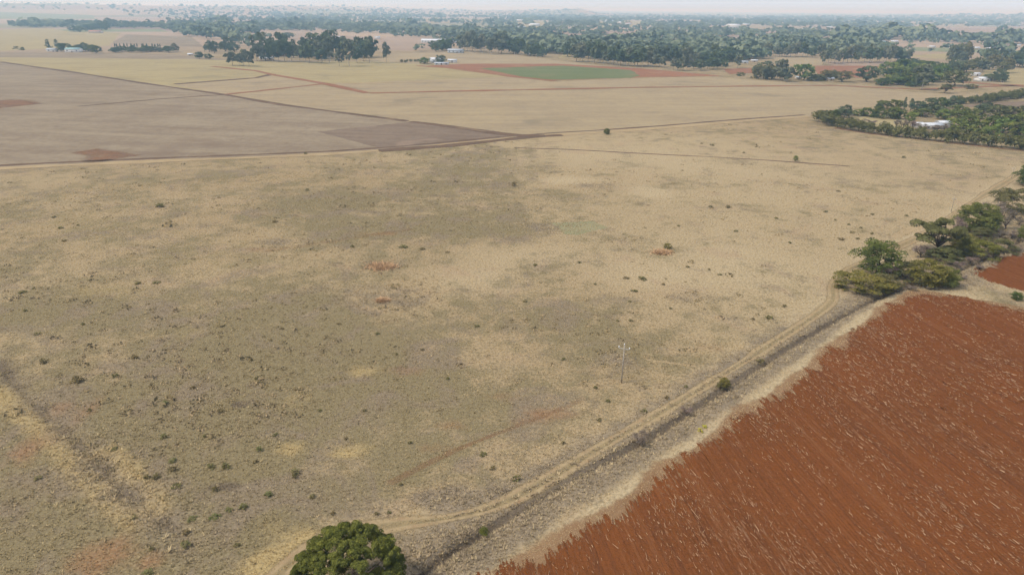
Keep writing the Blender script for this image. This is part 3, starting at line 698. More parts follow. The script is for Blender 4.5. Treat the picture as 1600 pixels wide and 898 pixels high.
# ---- kinds of tree, one metre tall and about one metre wide; scaled where they stand
KIND = {}
def kind_of(name, leaf, bark, builder, nvar, seed):
    KIND[name] = []
    for i in range(nvar):
        r = np.random.default_rng(seed + i)
        (V, Qs, t), mb = builder(r)
        cm = mesh_np('crown', V, Qs, LEAF[leaf], attrs={'tint': t}); tm = mb.mesh('trunk', bark)
        one = mesh_np(name, np.vstack([V, np.vstack(mb.V)]), [np.vstack([Qs, np.array(mb.Q) + len(V)]), np.array(mb.T) + len(V)], [LEAF[leaf], bark],
                      attrs={'tint': np.concatenate([t, np.zeros(mb.n)])}, midx=np.concatenate([np.zeros(len(Qs)), np.ones(len(mb.Q) + len(mb.T))]))
        KIND[name].append((cm, tm, one))
def b_round(n, nl, size, zc=.47, rz_=.42):
    def f(r):
        L = dome_lobes(r, nl, (.40, .40, rz_), zc, .17, .85, -.85)
        S = sub(r, L, 5, .5)
        return leaves(r, S, n, size), limbs(r, .028, .2, [L[i][:3] for i in r.choice(len(L), 6, False)])
    return f
def b_gum(n):
    def f(r):
        L = []
        for i in range(12):
            a = i * 2.4 + r.normal(0, .3); z = .26 + .64 * (i + r.random()) / 12; q = .36 * (1.1 - abs(z - .55) * 1.3) * r.uniform(.45, 1)
            s = r.uniform(.12, .20); L.append((q * math.cos(a), q * math.sin(a), z, s, s, s * .85))
        L.append((0, 0, .9, .13, .13, .1))
        return leaves(r, sub(r, L, 4, .55), n, .05, .6), limbs(r, .016, .3, [l[:3] for l in L[:6]], wob=.02)
    return f
def b_umbrella(n):
    def f(r):
        L = []
        for i in range(20):
            a = i * 2.4 + r.normal(0, .2); q = .42 * math.sqrt((i + .5) / 20); z = .84 - .55 * q ** 1.2 + r.normal(0, .06) - (.24 if i % 3 == 2 else 0)
            s = r.uniform(.11, .18); L.append((q * math.cos(a), q * math.sin(a), z, s, s, s * .55))
        return leaves(r, sub(r, L, 4, .5), n, .020, .5, under=.4), limbs(r, .03, .2, [l[:3] for l in L], wob=.05)
    return f
def b_bush(n, size=.03, nl=14):
    def f(r):
        L = dome_lobes(r, nl, (.40, .40, .66), .2, .17, .95, -.3)
        return leaves(r, sub(r, L, 5, .5), n, size), limbs(r, .03, .12, [l[:3] for l in L[:5]])
    return f
def b_bare(n):
    def f(r):
        m = MB(); tips = []
        for i in range(7):
            a = r.uniform(0, 6.28); q = r.uniform(.15, .40); tips.append(np.array([q * math.cos(a), q * math.sin(a), r.uniform(.55, .95)]))
        m = limbs(r, .028, .12, tips); m2 = []
        for t in tips:
            for j in range(4):
                e = t * r.uniform(.5, .9) + np.array([0, 0, .05]); g = e + r.normal(0, .13, 3) + np.array([0, 0, .08]); m.tube([e, g], [.009, .003], 4)
        L = [(*(t * .86), .15, .15, .13) for t in tips] + [(0, 0, .45, .26, .26, .24)]
        return leaves(r, L, n, .05, .10, (.1, 1.1), 1.2), m
    return f
def b_cypress(n):
    def f(r):
        L = [(r.normal(0, .02), r.normal(0, .02), .1 + .085 * i, *(3 * [.2 * (1.02 - abs(i - 3) / 9) * (1 if i < 8 else .55)])) for i in range(10)]
        return leaves(r, L, n, .05), limbs(r, .03, .3, [(0, 0, .8)])
    return f
def b_pine(n):
    def f(r):
        L = []
        for i in range(16):
            z = .22 + .72 * i / 16; q = .34 * (1.05 - z) ** .7 * r.uniform(.5, 1.1); a = i * 2.4
            s = .15 * (1.25 - z) * r.uniform(.8, 1.2) + .03; L.append((q * math.cos(a), q * math.sin(a), z, s, s, s * .6))
        return leaves(r, sub(r, L, 3, .6), n, .035), limbs(r, .025, .5, [(0, 0, .95)])
    return f
kind_of('near_olive', 'olive', M_BARK, b_round(12000, 34, .016, .42, .46), 2, 100)
kind_of('near_green', 'green', M_BARK, b_round(12000, 30, .016, .42, .46), 2, 110)
kind_of('near_dusty', 'dusty', M_BARK, b_bush(8000, .017, 18), 2, 120)
kind_of('near_bush', 'olive', M_BARK, b_bush(8000, .017, 18), 2, 130)
kind_of('umbrella', 'dusty', M_BARK, b_umbrella(9000), 2, 140)
kind_of('bare', 'twig', M_BARK, b_bare(1600), 3, 150)
kind_of('gum', 'gum', M_BARKPALE, b_gum(1300), 5, 160)
kind_of('darkgum', 'dark', M_BARKPALE, b_gum(1300), 3, 170)
kind_of('dark', 'dark', M_BARK, b_round(1100, 20, .05), 4, 180)
kind_of('leafy', 'green', M_BARK, b_round(1100, 20, .05), 4, 190)
kind_of('bright', 'bright', M_BARK, b_round(1100, 20, .05), 2, 200)
kind_of('oliveround', 'dusty', M_BARK, b_round(1100, 20, .05), 3, 210)
kind_of('bush', 'green', M_BARK, b_bush(700, .055), 3, 220)
kind_of('dustybush', 'dusty', M_BARK, b_bush(700, .055), 3, 230)
kind_of('cypress', 'dark', M_BARK, b_cypress(300), 2, 240)
kind_of('pine', 'dark', M_BARK, b_pine(800), 2, 250)
kind_of('scrub', 'scrub', M_BARK, b_bush(260, .085, 9), 4, 260)
kind_of('brightbush', 'tussock', M_BARK, b_bush(1500, .04), 2, 270)
kind_of('yellow', 'yellow', M_BARK, b_bush(400, .07, 9), 1, 280)

cnt = {}
def plant(kind, px, py, wpx, hpx, name, label, cat, group=None, parts=True, rz=None):
    """one tree or bush standing on the ground seen at (px, py), its size given in photo pixels there"""
    i = cnt.get(kind, 0); cnt[kind] = i + 1
    cm, tm, one = KIND[kind][i % len(KIND[kind])]
    m = mpp(px, py); p = at(px, py); dep = math.hypot(p[0], p[1]); el = math.atan2(H, dep)
    wm = wpx * m; hm = max(.2, (hpx * m - .5 * wm * math.sin(el) * .7) / math.cos(el))
    rz = random.uniform(0, 6.28) if rz is None else rz
    if parts:
        e = empty(name, p, rz, (wm, wm, hm)); link('trunk', tm, e); link('crown', cm, e)
    else:
        e = link(name, one, None, p); e.rotation_euler.z = rz; e.scale = (wm, wm, hm)
    return tag(e, label, cat, group)

# ---- the round tree at the bottom edge
def big_tree():
    r = np.random.default_rng(5)
    base = at(550, 946); e = empty('round_tree', base)
    L = dome_lobes(r, 110, (5.2, 5.2, 4.3), 4.3, .92, .95, -.7, .04, .10)
    S = sub(r, L, 10, .38); V, Qs, t = leaves(r, S, 190000, .07, .55, (.8, 1.06), .4)
    tm = limbs(r, .32, 1.7, [np.array(L[i][:3]) * .9 for i in range(4, 60, 5)], 8, .2)
    tm.build('trunk', M_BARK, e)
    link('crown', mesh_np('crown', V, Qs, LEAF['olive'], attrs={'tint': t}), e)
    tag(e, 'big round olive green tree at the bottom edge beside the dirt track', 'tree')
big_tree()
# ---- trees and bushes where the ditch meets the verge
G1 = None
for a in [
    ('near_bush', 1343, 450, 84, 34, 'thorn_bush', 'low spreading dark green bush at the left tip of the ditch trees', 'bush'),
    ('near_green', 1370, 428, 66, 56, 'thorn_tree', 'rich green tree rising above the low bush at the ditch end', 'tree'),
    ('bare', 1389, 436, 30, 26, 'bare_bush', 'brown leafless bush wedged beside the rich green tree', 'bush'),
    ('near_dusty', 1415, 436, 44, 34, 'thorn_bush', 'dull dark green bush between the rich green tree and the yellowish bush', 'bush'),
    ('near_olive', 1447, 445, 58, 46, 'thorn_bush', 'large yellowish green bush near the corner of the ploughed field', 'bush'),
    ('near_olive', 1478, 446, 36, 34, 'thorn_bush', 'bright yellow green bush at the right end of the front clump', 'bush'),
    ('umbrella', 1463, 396, 74, 60, 'umbrella_thorn', 'open crowned thorn tree with bare limbs showing', 'tree'),
    ('bare', 1438, 402, 36, 24, 'bare_bush', 'thin brownish bush below the open crowned thorn tree', 'bush'),
    ('bare', 1493, 374, 30, 42, 'dead_tree', 'half dead tree with bare crooked branches', 'tree'),
    ('near_green', 1522, 362, 60, 52, 'thorn_tree', 'broad green tree behind the half dead tree', 'tree'),
    ('bare', 1547, 350, 44, 42, 'bare_tree', 'grey brown leafless tree behind the bright green bush', 'tree'),
    ('near_olive', 1545, 358, 32, 30, 'thorn_bush', 'bright green rounded bush in front of the leafless tree', 'bush'),
    ('bare', 1570, 358, 36, 36, 'bare_bush', 'dark twiggy bush right of the bright green bush', 'bush'),
    ('near_dusty', 1583, 332, 56, 42, 'thorn_tree', 'dark olive tree at the right edge above the twiggy bush', 'tree'),
    ('near_green', 1604, 290, 34, 32, 'thorn_tree', 'farthest dark green tree of the ditch row, cut by the right edge', 'tree'),
    ('near_bush', 1525, 400, 62, 34, 'thorn_bush', 'wide green bush just above the grass verge', 'bush'),
    ('near_dusty', 1564, 392, 44, 26, 'thorn_bush', 'yellowish dusty bush right of the wide green bush', 'bush'),
    ('near_green', 1603, 376, 28, 28, 'thorn_bush', 'green bush cut by the right edge above the small ploughed field', 'bush'),
    ('near_dusty', 1534, 373, 34, 20, 'thorn_bush', 'low bluish green bush behind the wide green bush', 'bush'),
    ('near_bush', 1494, 398, 40, 22, 'thorn_bush', 'small green bush under the open crowned thorn tree', 'bush'),
    ('near_dusty', 1470, 406, 56, 26, 'thorn_bush', 'grey olive bush directly below the open crowned thorn tree', 'bush'),
    ('near_bush', 1502, 384, 40, 26, 'thorn_bush', 'green bush at the foot of the half dead tree', 'bush'),
    ('near_dusty', 1388, 450, 44, 26, 'thorn_bush', 'dark olive bush in front of the brown leafless bush', 'bush'),
    ('near_olive', 1132, 604, 17, 17, 'round_bush', 'small olive bush on the ditch beside the dirt track', 'bush'),
    ('near_dusty', 1126, 606, 14, 13, 'round_bush', 'paler bush leaning against the small olive bush on the ditch', 'bush'),
    ('near_green', 1588, 468, 18, 13, 'round_bush', 'lone green bush on the verge between the two ploughed fields', 'bush'),
    ('near_olive', 756, 834, 15, 13, 'round_bush', 'lone green bush in the ditch right of the big round tree', 'bush'),
    ('near_green', 948, 210, 10, 10, 'lone_tree', 'small lone green tree on the long track', 'tree'),
    ('scrub', 803, 291, 9, 8, 'lone_bush', 'lone brown bush in the far middle of the grassland', 'bush'),
    ('scrub', 478, 241, 5, 4, 'lone_bush', 'tiny dark bush on the edge of the stubble field', 'bush'),
    ('scrub', 1412, 247, 6, 4, 'lone_bush', 'tiny dark bush in the pale grass below the hedge', 'bush'),
    ('bright', 1243, 252, 8, 9, 'lone_bush', 'faint thin bush on the dark line across the far grassland', 'bush'),
    ('bare', 1000, 694, 38, 24, 'bare_bush', 'dark leafless bush in the ditch below the power pole', 'bush'),
    ('bare', 1072, 647, 24, 15, 'bare_bush', 'smaller dark leafless bush in the ditch left of the olive bush', 'bush'),
    ('scrub', 1188, 566, 14, 8, 'ditch_bush', 'flat dark green bush in the ditch right of the olive bush', 'bush'),
    ('yellow', 1094, 674, 9, 7, 'flowering_bush', 'yellow flowering bush on the pale verge', 'bush'),
    ('yellow', 1101, 667, 8, 5, 'flowering_bush', 'greenish yellow small bush above the yellow flowering one', 'bush')]:
    plant(*a)
for x, y, w_, h_ in [(1500, 418, 22, 12), (1516, 410, 26, 12), (1486, 414, 22, 10), (1478, 424, 20, 9), (1545, 404, 26, 12), (1580, 372, 28, 14), (1592, 352, 26, 16), (1420, 452, 26, 10),
                     (1455, 452, 24, 8), (1395, 452, 30, 12), (1590, 392, 24, 12), (1505, 436, 20, 8), (1562, 372, 24, 14), (1530, 420, 22, 10)]:
    plant('bare', x, y, w_, h_, 'twiggy_shrub', 'low grey leafless shrub in the scrub around the ditch trees', 'shrub', 'leafless shrubs around the ditch trees')
# ---- rusty reed clumps
for x, y, w_, h_, lab in [(597, 417, 46, 10, 'rust orange reed clump in the middle of the grassland'), (1035, 395, 26, 9, 'pale rusty reed clump beside a green bush'), (598, 470, 16, 8, 'small reddish reed clump below the rust orange one')]:
    r = np.random.default_rng(x); m = mpp(x, y); W = w_ * m; n = 900
    q = np.stack([r.normal(0, W / 4.2, n), r.normal(0, W / 6, n), 0 * np.zeros(n)], 1); th = r.uniform(0, 6.28, n); hh = h_ * m * r.uniform(.15, .6, n)
    d = np.stack([np.cos(th), np.sin(th), 0 * th], 1) * .13
    V = np.stack([q - d, q + d, q + np.stack([r.normal(0, .6, n), r.normal(0, .6, n), hh], 1)], 1).reshape(-1, 3)
    me = mesh_np('reed_clump', V, np.arange(n * 3).reshape(-1, 3), LEAF['rusty'], attrs={'tint': np.repeat(r.random(n), 3)})
    tag(link('reed_clump', me, None, at(x, y)), lab, 'reeds', kind='stuff')
plant('near_bush', 1043, 388, 14, 10, 'lone_bush', 'small green bush behind the pale rusty reeds', 'bush')
# ---- low dark shrubs dotted over the grassland
SH = [(210, 556, 14, 6), (68, 562, 16, 9), (122, 590, 22, 12), (345, 640, 12, 6), (272, 731, 14, 9), (245, 742, 16, 10), (230, 744, 14, 10), (276, 757, 20, 9), (330, 727, 16, 7), (354, 726, 16, 9), (336, 762, 12, 9),
      (755, 707, 14, 6), (769, 730, 10, 6), (808, 745, 14, 10), (626, 755, 8, 5), (608, 799, 8, 5), (588, 801, 8, 5), (210, 806, 14, 6), (238, 856, 12, 8), (540, 683, 8, 5), (430, 678, 10, 5), (300, 604, 10, 5),
      (95, 355, 10, 4), (122, 351, 6, 3), (250, 320, 18, 6), (85, 338, 10, 3), (216, 441, 12, 4), (245, 440, 14, 4), (36, 455, 14, 4), (52, 450, 6, 3), (40, 484, 8, 4), (100, 375, 10, 4), (430, 345, 10, 4), (480, 296, 8, 4),
      (550, 384, 8, 4), (630, 384, 16, 5), (660, 388, 10, 4), (700, 393, 8, 3), (905, 409, 8, 3), (978, 433, 12, 4), (1004, 434, 16, 5), (990, 453, 12, 4), (1036, 443, 8, 3), (984, 470, 6, 3), (1074, 416, 8, 3),
      (1124, 428, 8, 3), (1108, 420, 6, 3), (930, 443, 6, 3), (836, 413, 10, 3), (1048, 481, 6, 3), (1176, 497, 8, 4), (1202, 494, 14, 6), (1225, 477, 10, 4), (986, 500, 8, 4), (965, 500, 8, 3), (1150, 360, 8, 3), (1110, 322, 8, 3),
      (1138, 322, 12, 4), (1213, 340, 8, 3), (1060, 352, 6, 3), (1290, 330, 8, 3), (1234, 378, 8, 3), (1326, 350, 6, 3), (1363, 334, 8, 3), (1310, 298, 8, 3), (1112, 226, 8, 3), (1182, 226, 4, 3), (1162, 238, 5, 3), (1096, 224, 5, 2),
      (1332, 362, 8, 4), (1345, 355, 6, 3), (1314, 372, 14, 4), (1340, 372, 8, 3), (1362, 364, 7, 4), (1416, 336, 7, 3), (1305, 343, 5, 3), (460, 742, 10, 8), (398, 720, 10, 5), (700, 590, 8, 4), (660, 545, 8, 4),
      (590, 520, 8, 4), (530, 505, 8, 3), (620, 552, 6, 3), (440, 512, 8, 4), (880, 560, 8, 4), (1042, 620, 10, 6), (1006, 640, 12, 6), (950, 625, 8, 5), (930, 604, 8, 5), (936, 655, 10, 5), (1072, 603, 8, 4), (745, 508, 10, 4), (820, 470, 8, 3),
      (60, 520, 10, 5), (130, 505, 8, 4), (180, 585, 12, 6), (400, 590, 8, 4), (140, 640, 10, 6), (320, 680, 8, 5), (500, 640, 8, 4), (570, 640, 8, 4), (640, 690, 8, 5), (880, 690, 8, 5), (520, 800, 10, 6), (370, 850, 12, 7), (290, 830, 12, 6)]
for x, y, w_, h_ in SH:
    plant('scrub', x, y + h_ * .5, w_ * .82, h_ * 1.05, 'small_shrub', 'small dark shrub dotted in the open grassland', 'shrub', 'small shrubs dotted over the grassland', parts=False)
for x, y, w_, h_ in [(258, 628, 10, 6), (256, 680, 10, 7), (270, 718, 12, 6), (462, 735, 14, 9), (335, 806, 16, 8), (380, 790, 12, 8), (290, 848, 14, 8), (232, 892, 16, 8), (358, 795, 12, 6), (420, 770, 12, 7), (300, 809, 14, 7), (405, 700, 10, 7), (488, 774, 9, 6), (60, 745, 12, 6), (180, 700, 10, 6)]:
    plant('brightbush', x, y + h_ * .5, w_, h_ * 1.2, 'pale_shrub', 'pale yellow green tussock shrub in the near left grass', 'shrub', 'pale tussock shrubs on the near left', parts=False)

# ---- low scrub in drifts over the farther grassland
def drift(n):
    r = np.random.default_rng(55); rad = 95 * (430 / 95) ** r.random(n * 3) ; az = np.radians(r.uniform(-46, 46, n * 3))
    q = np.stack([rad * np.sin(az), rad * np.cos(az), 0 * rad], 1)
    g = 2.4 * (vnoise(q[:, 0], q[:, 1], 24, 5) + vnoise(q[:, 0], q[:, 1], 7, 6) - 1)
    o = np.argsort(MAINTRK[:, 0]); L = layers(q)
    q = q[(g + 1.2 * L[:, 1] - .7 * L[:, 0] + r.normal(0, .7, len(q)) > .75) & ~inside(q, PLOUGH) & ~inside(q, PLOUGH2) & (dist_line(q, TRACK) > 2.5) & (q[:, 1] < np.interp(q[:, 0], MAINTRK[o, 0], MAINTRK[o, 1]) - 6)][:n]
    n = len(q); sz = r.lognormal(-1.7, .45, n) * (1 + np.hypot(q[:, 0], q[:, 1]) / 600); k = 12
    d = r.normal(0, 1, (n, k, 3)); d[..., 2] = np.abs(d[..., 2]) * .55; d /= np.linalg.norm(d, axis=2)[..., None]
    c = q[:, None] + d * sz[:, None, None] * np.array([1.3, 1.3, .8]); nr_ = d + .5 * r.normal(0, 1, d.shape)
    a = np.cross(nr_, r.normal(0, 1, d.shape)); a /= np.linalg.norm(a, axis=2)[..., None]; b_ = np.cross(nr_, a); b_ /= np.linalg.norm(b_, axis=2)[..., None]
    s_ = (sz * .45)[:, None, None]
    V = np.stack([c - a * s_, c - b_ * s_ * .7, c + a * s_, c + b_ * s_ * .7], 2).reshape(-1, 3)
    me = mesh_np('low_scrub', V, np.arange(n * k * 4).reshape(-1, 4), LEAF['drift'], attrs={'tint': np.repeat(r.random(n), k * 4)})
    tag(link('low_scrub', me), 'low grey green scrub in drifts through the dry grass', 'scrub', kind='stuff')
drift(7000)

# ------------------------------------------------------------------ hedged farm on the right
def hedge(name, px, hpx, wpx, leaf, label, n=260):
    line = dens(pxl(*px), .5); r = np.random.default_rng(len(line))
    L = []
    c = line[len(line) // 2]; e = empty(name, (c[0], c[1], 0))
    for q in line[::2]:
        m = (np.linalg.norm(q - np.array([0, 0, H]))) / F; hm = hpx * m * r.uniform(.75, 1.05); wm = wpx * m
        for k in range(2):
            s = hm * r.uniform(.28, .42)
            L.append((q[0] - c[0] + r.normal(0, wm * .3), q[1] - c[1] + r.normal(0, wm * .3), hm * r.uniform(.16, .66), s, s, s * .9))
    V, Qs, t = leaves(r, sub(r, L, 3, .55), n * len(line) // 4, .42, .65)
    link('foliage', mesh_np('foliage', V, Qs, LEAF[leaf], attrs={'tint': t}), e)
    for q in line[::10]:
        p = q - c; p[2] = 0; mb = MB(); mb.tube([p, p + np.array([r.normal(0, .2), r.normal(0, .2), 2.2])], [.11, .06], 5); mb.build('stem', M_BARK, e)
    return tag(e, label, 'hedge')
hedge('hedge', [(1279, 190), (1300, 197), (1340, 205), (1400, 213), (1480, 222), (1560, 230), (1660, 240)], 17, 12, 'hedge', 'long thick olive hedge along the near side of the farm')
hedge('hedge', [(1276, 184), (1296, 181), (1320, 179)], 9, 8, 'hedge', 'short low hedge at the left tip of the farm')
hedge('hedge', [(1495, 163), (1540, 160), (1580, 154), (1640, 147)], 11, 9, 'hedge', 'dark hedge on the far side behind the dark tilled field')
FT = [('dark', 1318, 184, 26, 20), ('bush', 1303, 184, 18, 13), ('bush', 1340, 181, 26, 12), ('dark', 1372, 176, 12, 16), ('bush', 1356, 182, 26, 16), ('bush', 1375, 184, 28, 18), ('leafy', 1394, 186, 26, 18), ('bush', 1406, 186, 22, 18),
      ('leafy', 1380, 170, 20, 14), ('leafy', 1398, 170, 24, 15), ('pine', 1412, 173, 12, 22), ('pine', 1422, 173, 14, 20), ('dark', 1432, 175, 24, 18), ('dark', 1450, 174, 26, 20), ('leafy', 1470, 170, 24, 18), ('dark', 1488, 168, 26, 18),
      ('bush', 1500, 178, 28, 16), ('dark', 1462, 180, 28, 16), ('leafy', 1440, 182, 28, 12), ('bright', 1475, 186, 30, 16), ('leafy', 1500, 190, 30, 20), ('bush', 1520, 185, 30, 16), ('dark', 1535, 180, 26, 18), ('leafy', 1512, 202, 34, 24),
      ('bright', 1495, 206, 30, 22), ('bush', 1530, 206, 30, 22), ('leafy', 1550, 204, 32, 24), ('bright', 1566, 208, 30, 24), ('leafy', 1585, 212, 36, 22), ('bush', 1600, 214, 30, 22), ('bright', 1545, 214, 28, 18), ('leafy', 1518, 216, 30, 18),
      ('oliveround', 1560, 184, 34, 20), ('oliveround', 1582, 186, 36, 22), ('bright', 1598, 198, 30, 24), ('dark', 1604, 182, 26, 16), ('dark', 1540, 172, 24, 12), ('dark', 1575, 176, 20, 10), ('leafy', 1575, 198, 28, 20), ('bush', 1488, 214, 26, 18),
      ('bright', 1422, 192, 18, 18), ('bush', 1560, 220, 26, 14), ('bush', 1592, 224, 26, 14)]
NM = {'dark': ('dark_tree', 'dark green tree crowded inside the hedged farm', 'tree'), 'bush': ('farm_bush', 'bushy green shrub tree crowded inside the hedged farm', 'bush'), 'leafy': ('leafy_tree', 'mid green leafy tree crowded inside the hedged farm', 'tree'),
      'bright': ('bright_tree', 'bright yellowish green tree crowded inside the hedged farm', 'tree'), 'pine': ('pine_tree', 'dark pointed conifer inside the hedged farm', 'tree'), 'oliveround': ('brown_tree', 'brownish green tree crowded inside the hedged farm', 'tree')}
for k, x, y, w_, h_ in FT:
    n_, l_, c_ = NM[k]; plant(k, x, y, w_ * .95, h_, n_, l_, c_, n_.replace('_', ' ') + 's inside the hedged farm')
for x, y, w_, h_ in [(1410, 203, 24, 18), (1425, 203, 24, 16), (1442, 206, 28, 14), (1460, 207, 28, 14), (1475, 208, 24, 14), (1345, 194, 26, 10), (1360, 195, 22, 9), (1400, 200, 16, 14), (1445, 184, 14, 10), (1500, 216, 30, 12), (1535, 220, 30, 10), (1580, 186, 26, 16)]:
    plant('bare', x, y, w_, h_, 'bare_tree', 'grey brown leafless tree inside the hedged farm', 'tree', 'leafless trees inside the hedged farm')

# ------------------------------------------------------------------ buildings
M_WROOF = m_plain('white_sheet_roof', (.66, .67, .68), .5, .12, .6); M_GROOF = m_plain('grey_sheet_roof', (.45, .48, .50), .5, .12, .6); M_TEAL = m_plain('teal_sheet_roof', (.30, .46, .44), .5, .12, .6)
M_RROOF = m_plain('red_tile_roof', (.40, .19, .12), .8, .15, .8); M_BRICK = m_plain('brick_wall', (.36, .24, .17), .9, .15, .5); M_WWALL = m_plain('white_wall', (.70, .68, .64), .8, .08, .4); M_PWALL = m_plain('cream_wall', (.58, .50, .40), .8, .1, .4)
M_GLASS = m_plain('dark_window', (.03, .035, .04), .2, .2, 1); M_DOOR = m_plain('door', (.16, .11, .08), .6, .2, 1); M_GALV = m_plain('galvanised_wall', (.50, .53, .56), .5, .1, .5)
def house(px, py, wpx, hpx, roof, wall, name, label, cat, rz=.1, depth=.55, group=None, pitch=.32, openings=True):
    m = mpp(px, py); W = wpx * m; D = max(4., W * depth); hw = max(1.9, hpx * m * .55); rh = max(.8, D * .5 * pitch); p = at(px, py)
    e = empty(name, p, rz); o = .35
    b = MB(); b.box((0, 0, hw / 2 - .1), (W, D, hw + .2)); b.add([(-W/2, -D/2, hw), (-W/2, D/2, hw), (-W/2, 0, hw+rh), (W/2, -D/2, hw), (W/2, D/2, hw), (W/2, 0, hw+rh)], (), [(0, 2, 1), (3, 4, 5)])
    b.build('wall', wall, e)
    b = MB(); t = .18; k = rh / (D / 2); x = W / 2 + o; y = D / 2 + o
    for s in (-1, 1):
        z0 = hw - k * o
        V = [(-x, s*y, z0+.02), (x, s*y, z0+.02), (x, 0, hw+rh+.02), (-x, 0, hw+rh+.02)]; V += [(a, b_, c+t) for a, b_, c in V]
        f = [(0, 1, 2, 3), (7, 6, 5, 4), (0, 4, 5, 1), (1, 5, 6, 2), (2, 6, 7, 3), (3, 7, 4, 0)]
        b.add(V, f if s > 0 else [q[::-1] for q in f])
    b.build('roof', roof, e)
    if openings:
        n = max(1, int(W / 5))
        for i in range(n):
            wx = -W / 2 + W * (i + .5) / n
            b = MB()
            if i == n // 2: b.box((wx, -D / 2 - .03, min(1.05, hw * .45)), (min(1.4, W * .2), .12, min(2.1, hw * .9))); b.build('door', M_DOOR, e)
            else: b.box((wx, -D / 2 - .03, hw * .55), (1.5, .12, min(1.2, hw * .45))); b.build('window', M_GLASS, e)
    return tag(e, label, cat, group)
house(1452, 201, 34, 11, M_WROOF, M_WWALL, 'farmhouse', 'white roofed farmhouse among trees inside the hedge', 'house', .12, .5)
house(1472, 199, 18, 14, M_WROOF, M_WWALL, 'farm_shed', 'taller white shed at the right end of the hedged farmhouse', 'shed', .12, .7)
house(1433, 199, 14, 9, M_WROOF, M_WWALL, 'farm_shed', 'low white lean shed at the left end of the hedged farmhouse', 'shed', .12, .7)
house(712, 83, 24, 8, M_GROOF, M_GALV, 'barn', 'long grey barn in front of the middle gum belt', 'barn', -.1, .4)
house(682, 98, 20, 10, M_WROOF, M_GALV, 'farm_shed', 'white roofed shed behind the small green trees', 'shed', .5, .6)
house(707, 98, 13, 7, M_WROOF, M_WWALL, 'farm_shed', 'small white shed right of the dark round tree', 'shed', -.1, .6)
house(690, 101.5, 22, 3.5, M_GROOF, M_WWALL, 'low_shed', 'long low pale shed along the front of the small farm', 'shed', 0, .2)
house(686, 67, 54, 6, M_WROOF, M_WWALL, 'greenhouse', 'very long white greenhouse tunnel before the gum belt', 'greenhouse', -.05, .25)
house(116, 82, 22, 9, M_TEAL, M_WWALL, 'farmhouse', 'pale teal roofed farmhouse at the far left', 'house', 0, .5)
house(82, 81, 14, 7, M_GROOF, M_WWALL, 'farm_shed', 'small pale shed left of the teal roofed farmhouse', 'shed', 0, .5)
house(417, 94, 20, 6, M_WROOF, M_PWALL, 'farm_shed', 'low pale roofed shed under the left tree belt', 'shed', 0, .5)
house(440, 88, 20, 11, M_RROOF, M_BRICK, 'brick_house', 'brick house with dull roof half hidden in the left tree belt', 'house', 0, .6)
house(298, 87, 8, 4, M_WROOF, M_PWALL, 'hut', 'tiny pale hut beside two dark bushes on the far left', 'hut', 0, .6)
house(1534, 127, 20, 8, M_WROOF, M_WWALL, 'farmhouse', 'white roofed farmhouse at the right edge of the farm trees', 'house', .2, .6)
house(1524, 119, 12, 7, M_WROOF, M_WWALL, 'farm_shed', 'white shed just behind the right edge farmhouse', 'shed', .2, .6)
house(1555, 125, 10, 5, M_WROOF, M_PWALL, 'farm_shed', 'small pale shed right of the right edge farmhouse', 'shed', .2, .6)
house(1549, 104, 9, 9, M_WROOF, M_WWALL, 'tall_house', 'small bright white house among brown trees far right', 'house', 0, .7)
house(1297, 126, 10, 5, M_WROOF, M_PWALL, 'hut', 'small white hut left of the lone round bush by the right farm', 'hut', 0, .6)
house(1290, 125, 8, 4, M_GROOF, M_BRICK, 'hut', 'dull hut next to the small white hut', 'hut', 0, .6)
house(1247, 124, 9, 5, M_GROOF, M_PWALL, 'hut', 'pale hut under the bright green tree', 'hut', 0, .6)
house(1166, 93, 14, 6, M_RROOF, M_BRICK, 'brick_house', 'orange brick house behind the middle gum belt', 'house', 0, .6)
house(1178, 97, 10, 4, M_WROOF, M_PWALL, 'farm_shed', 'pale shed in front of the orange brick house', 'shed', 0, .6)
house(1163, 99, 10, 4, M_GROOF, M_WWALL, 'farm_shed', 'grey shed left of the pale shed by the orange house', 'shed', 0, .6)
house(1372, 68, 20, 5, M_TEAL, M_WWALL, 'large_shed', 'wide teal roofed shed far right', 'shed', 0, .4)
house(1396, 69, 11, 7, M_WROOF, M_PWALL, 'white_house', 'white house right of the teal roofed shed', 'house', 0, .7)
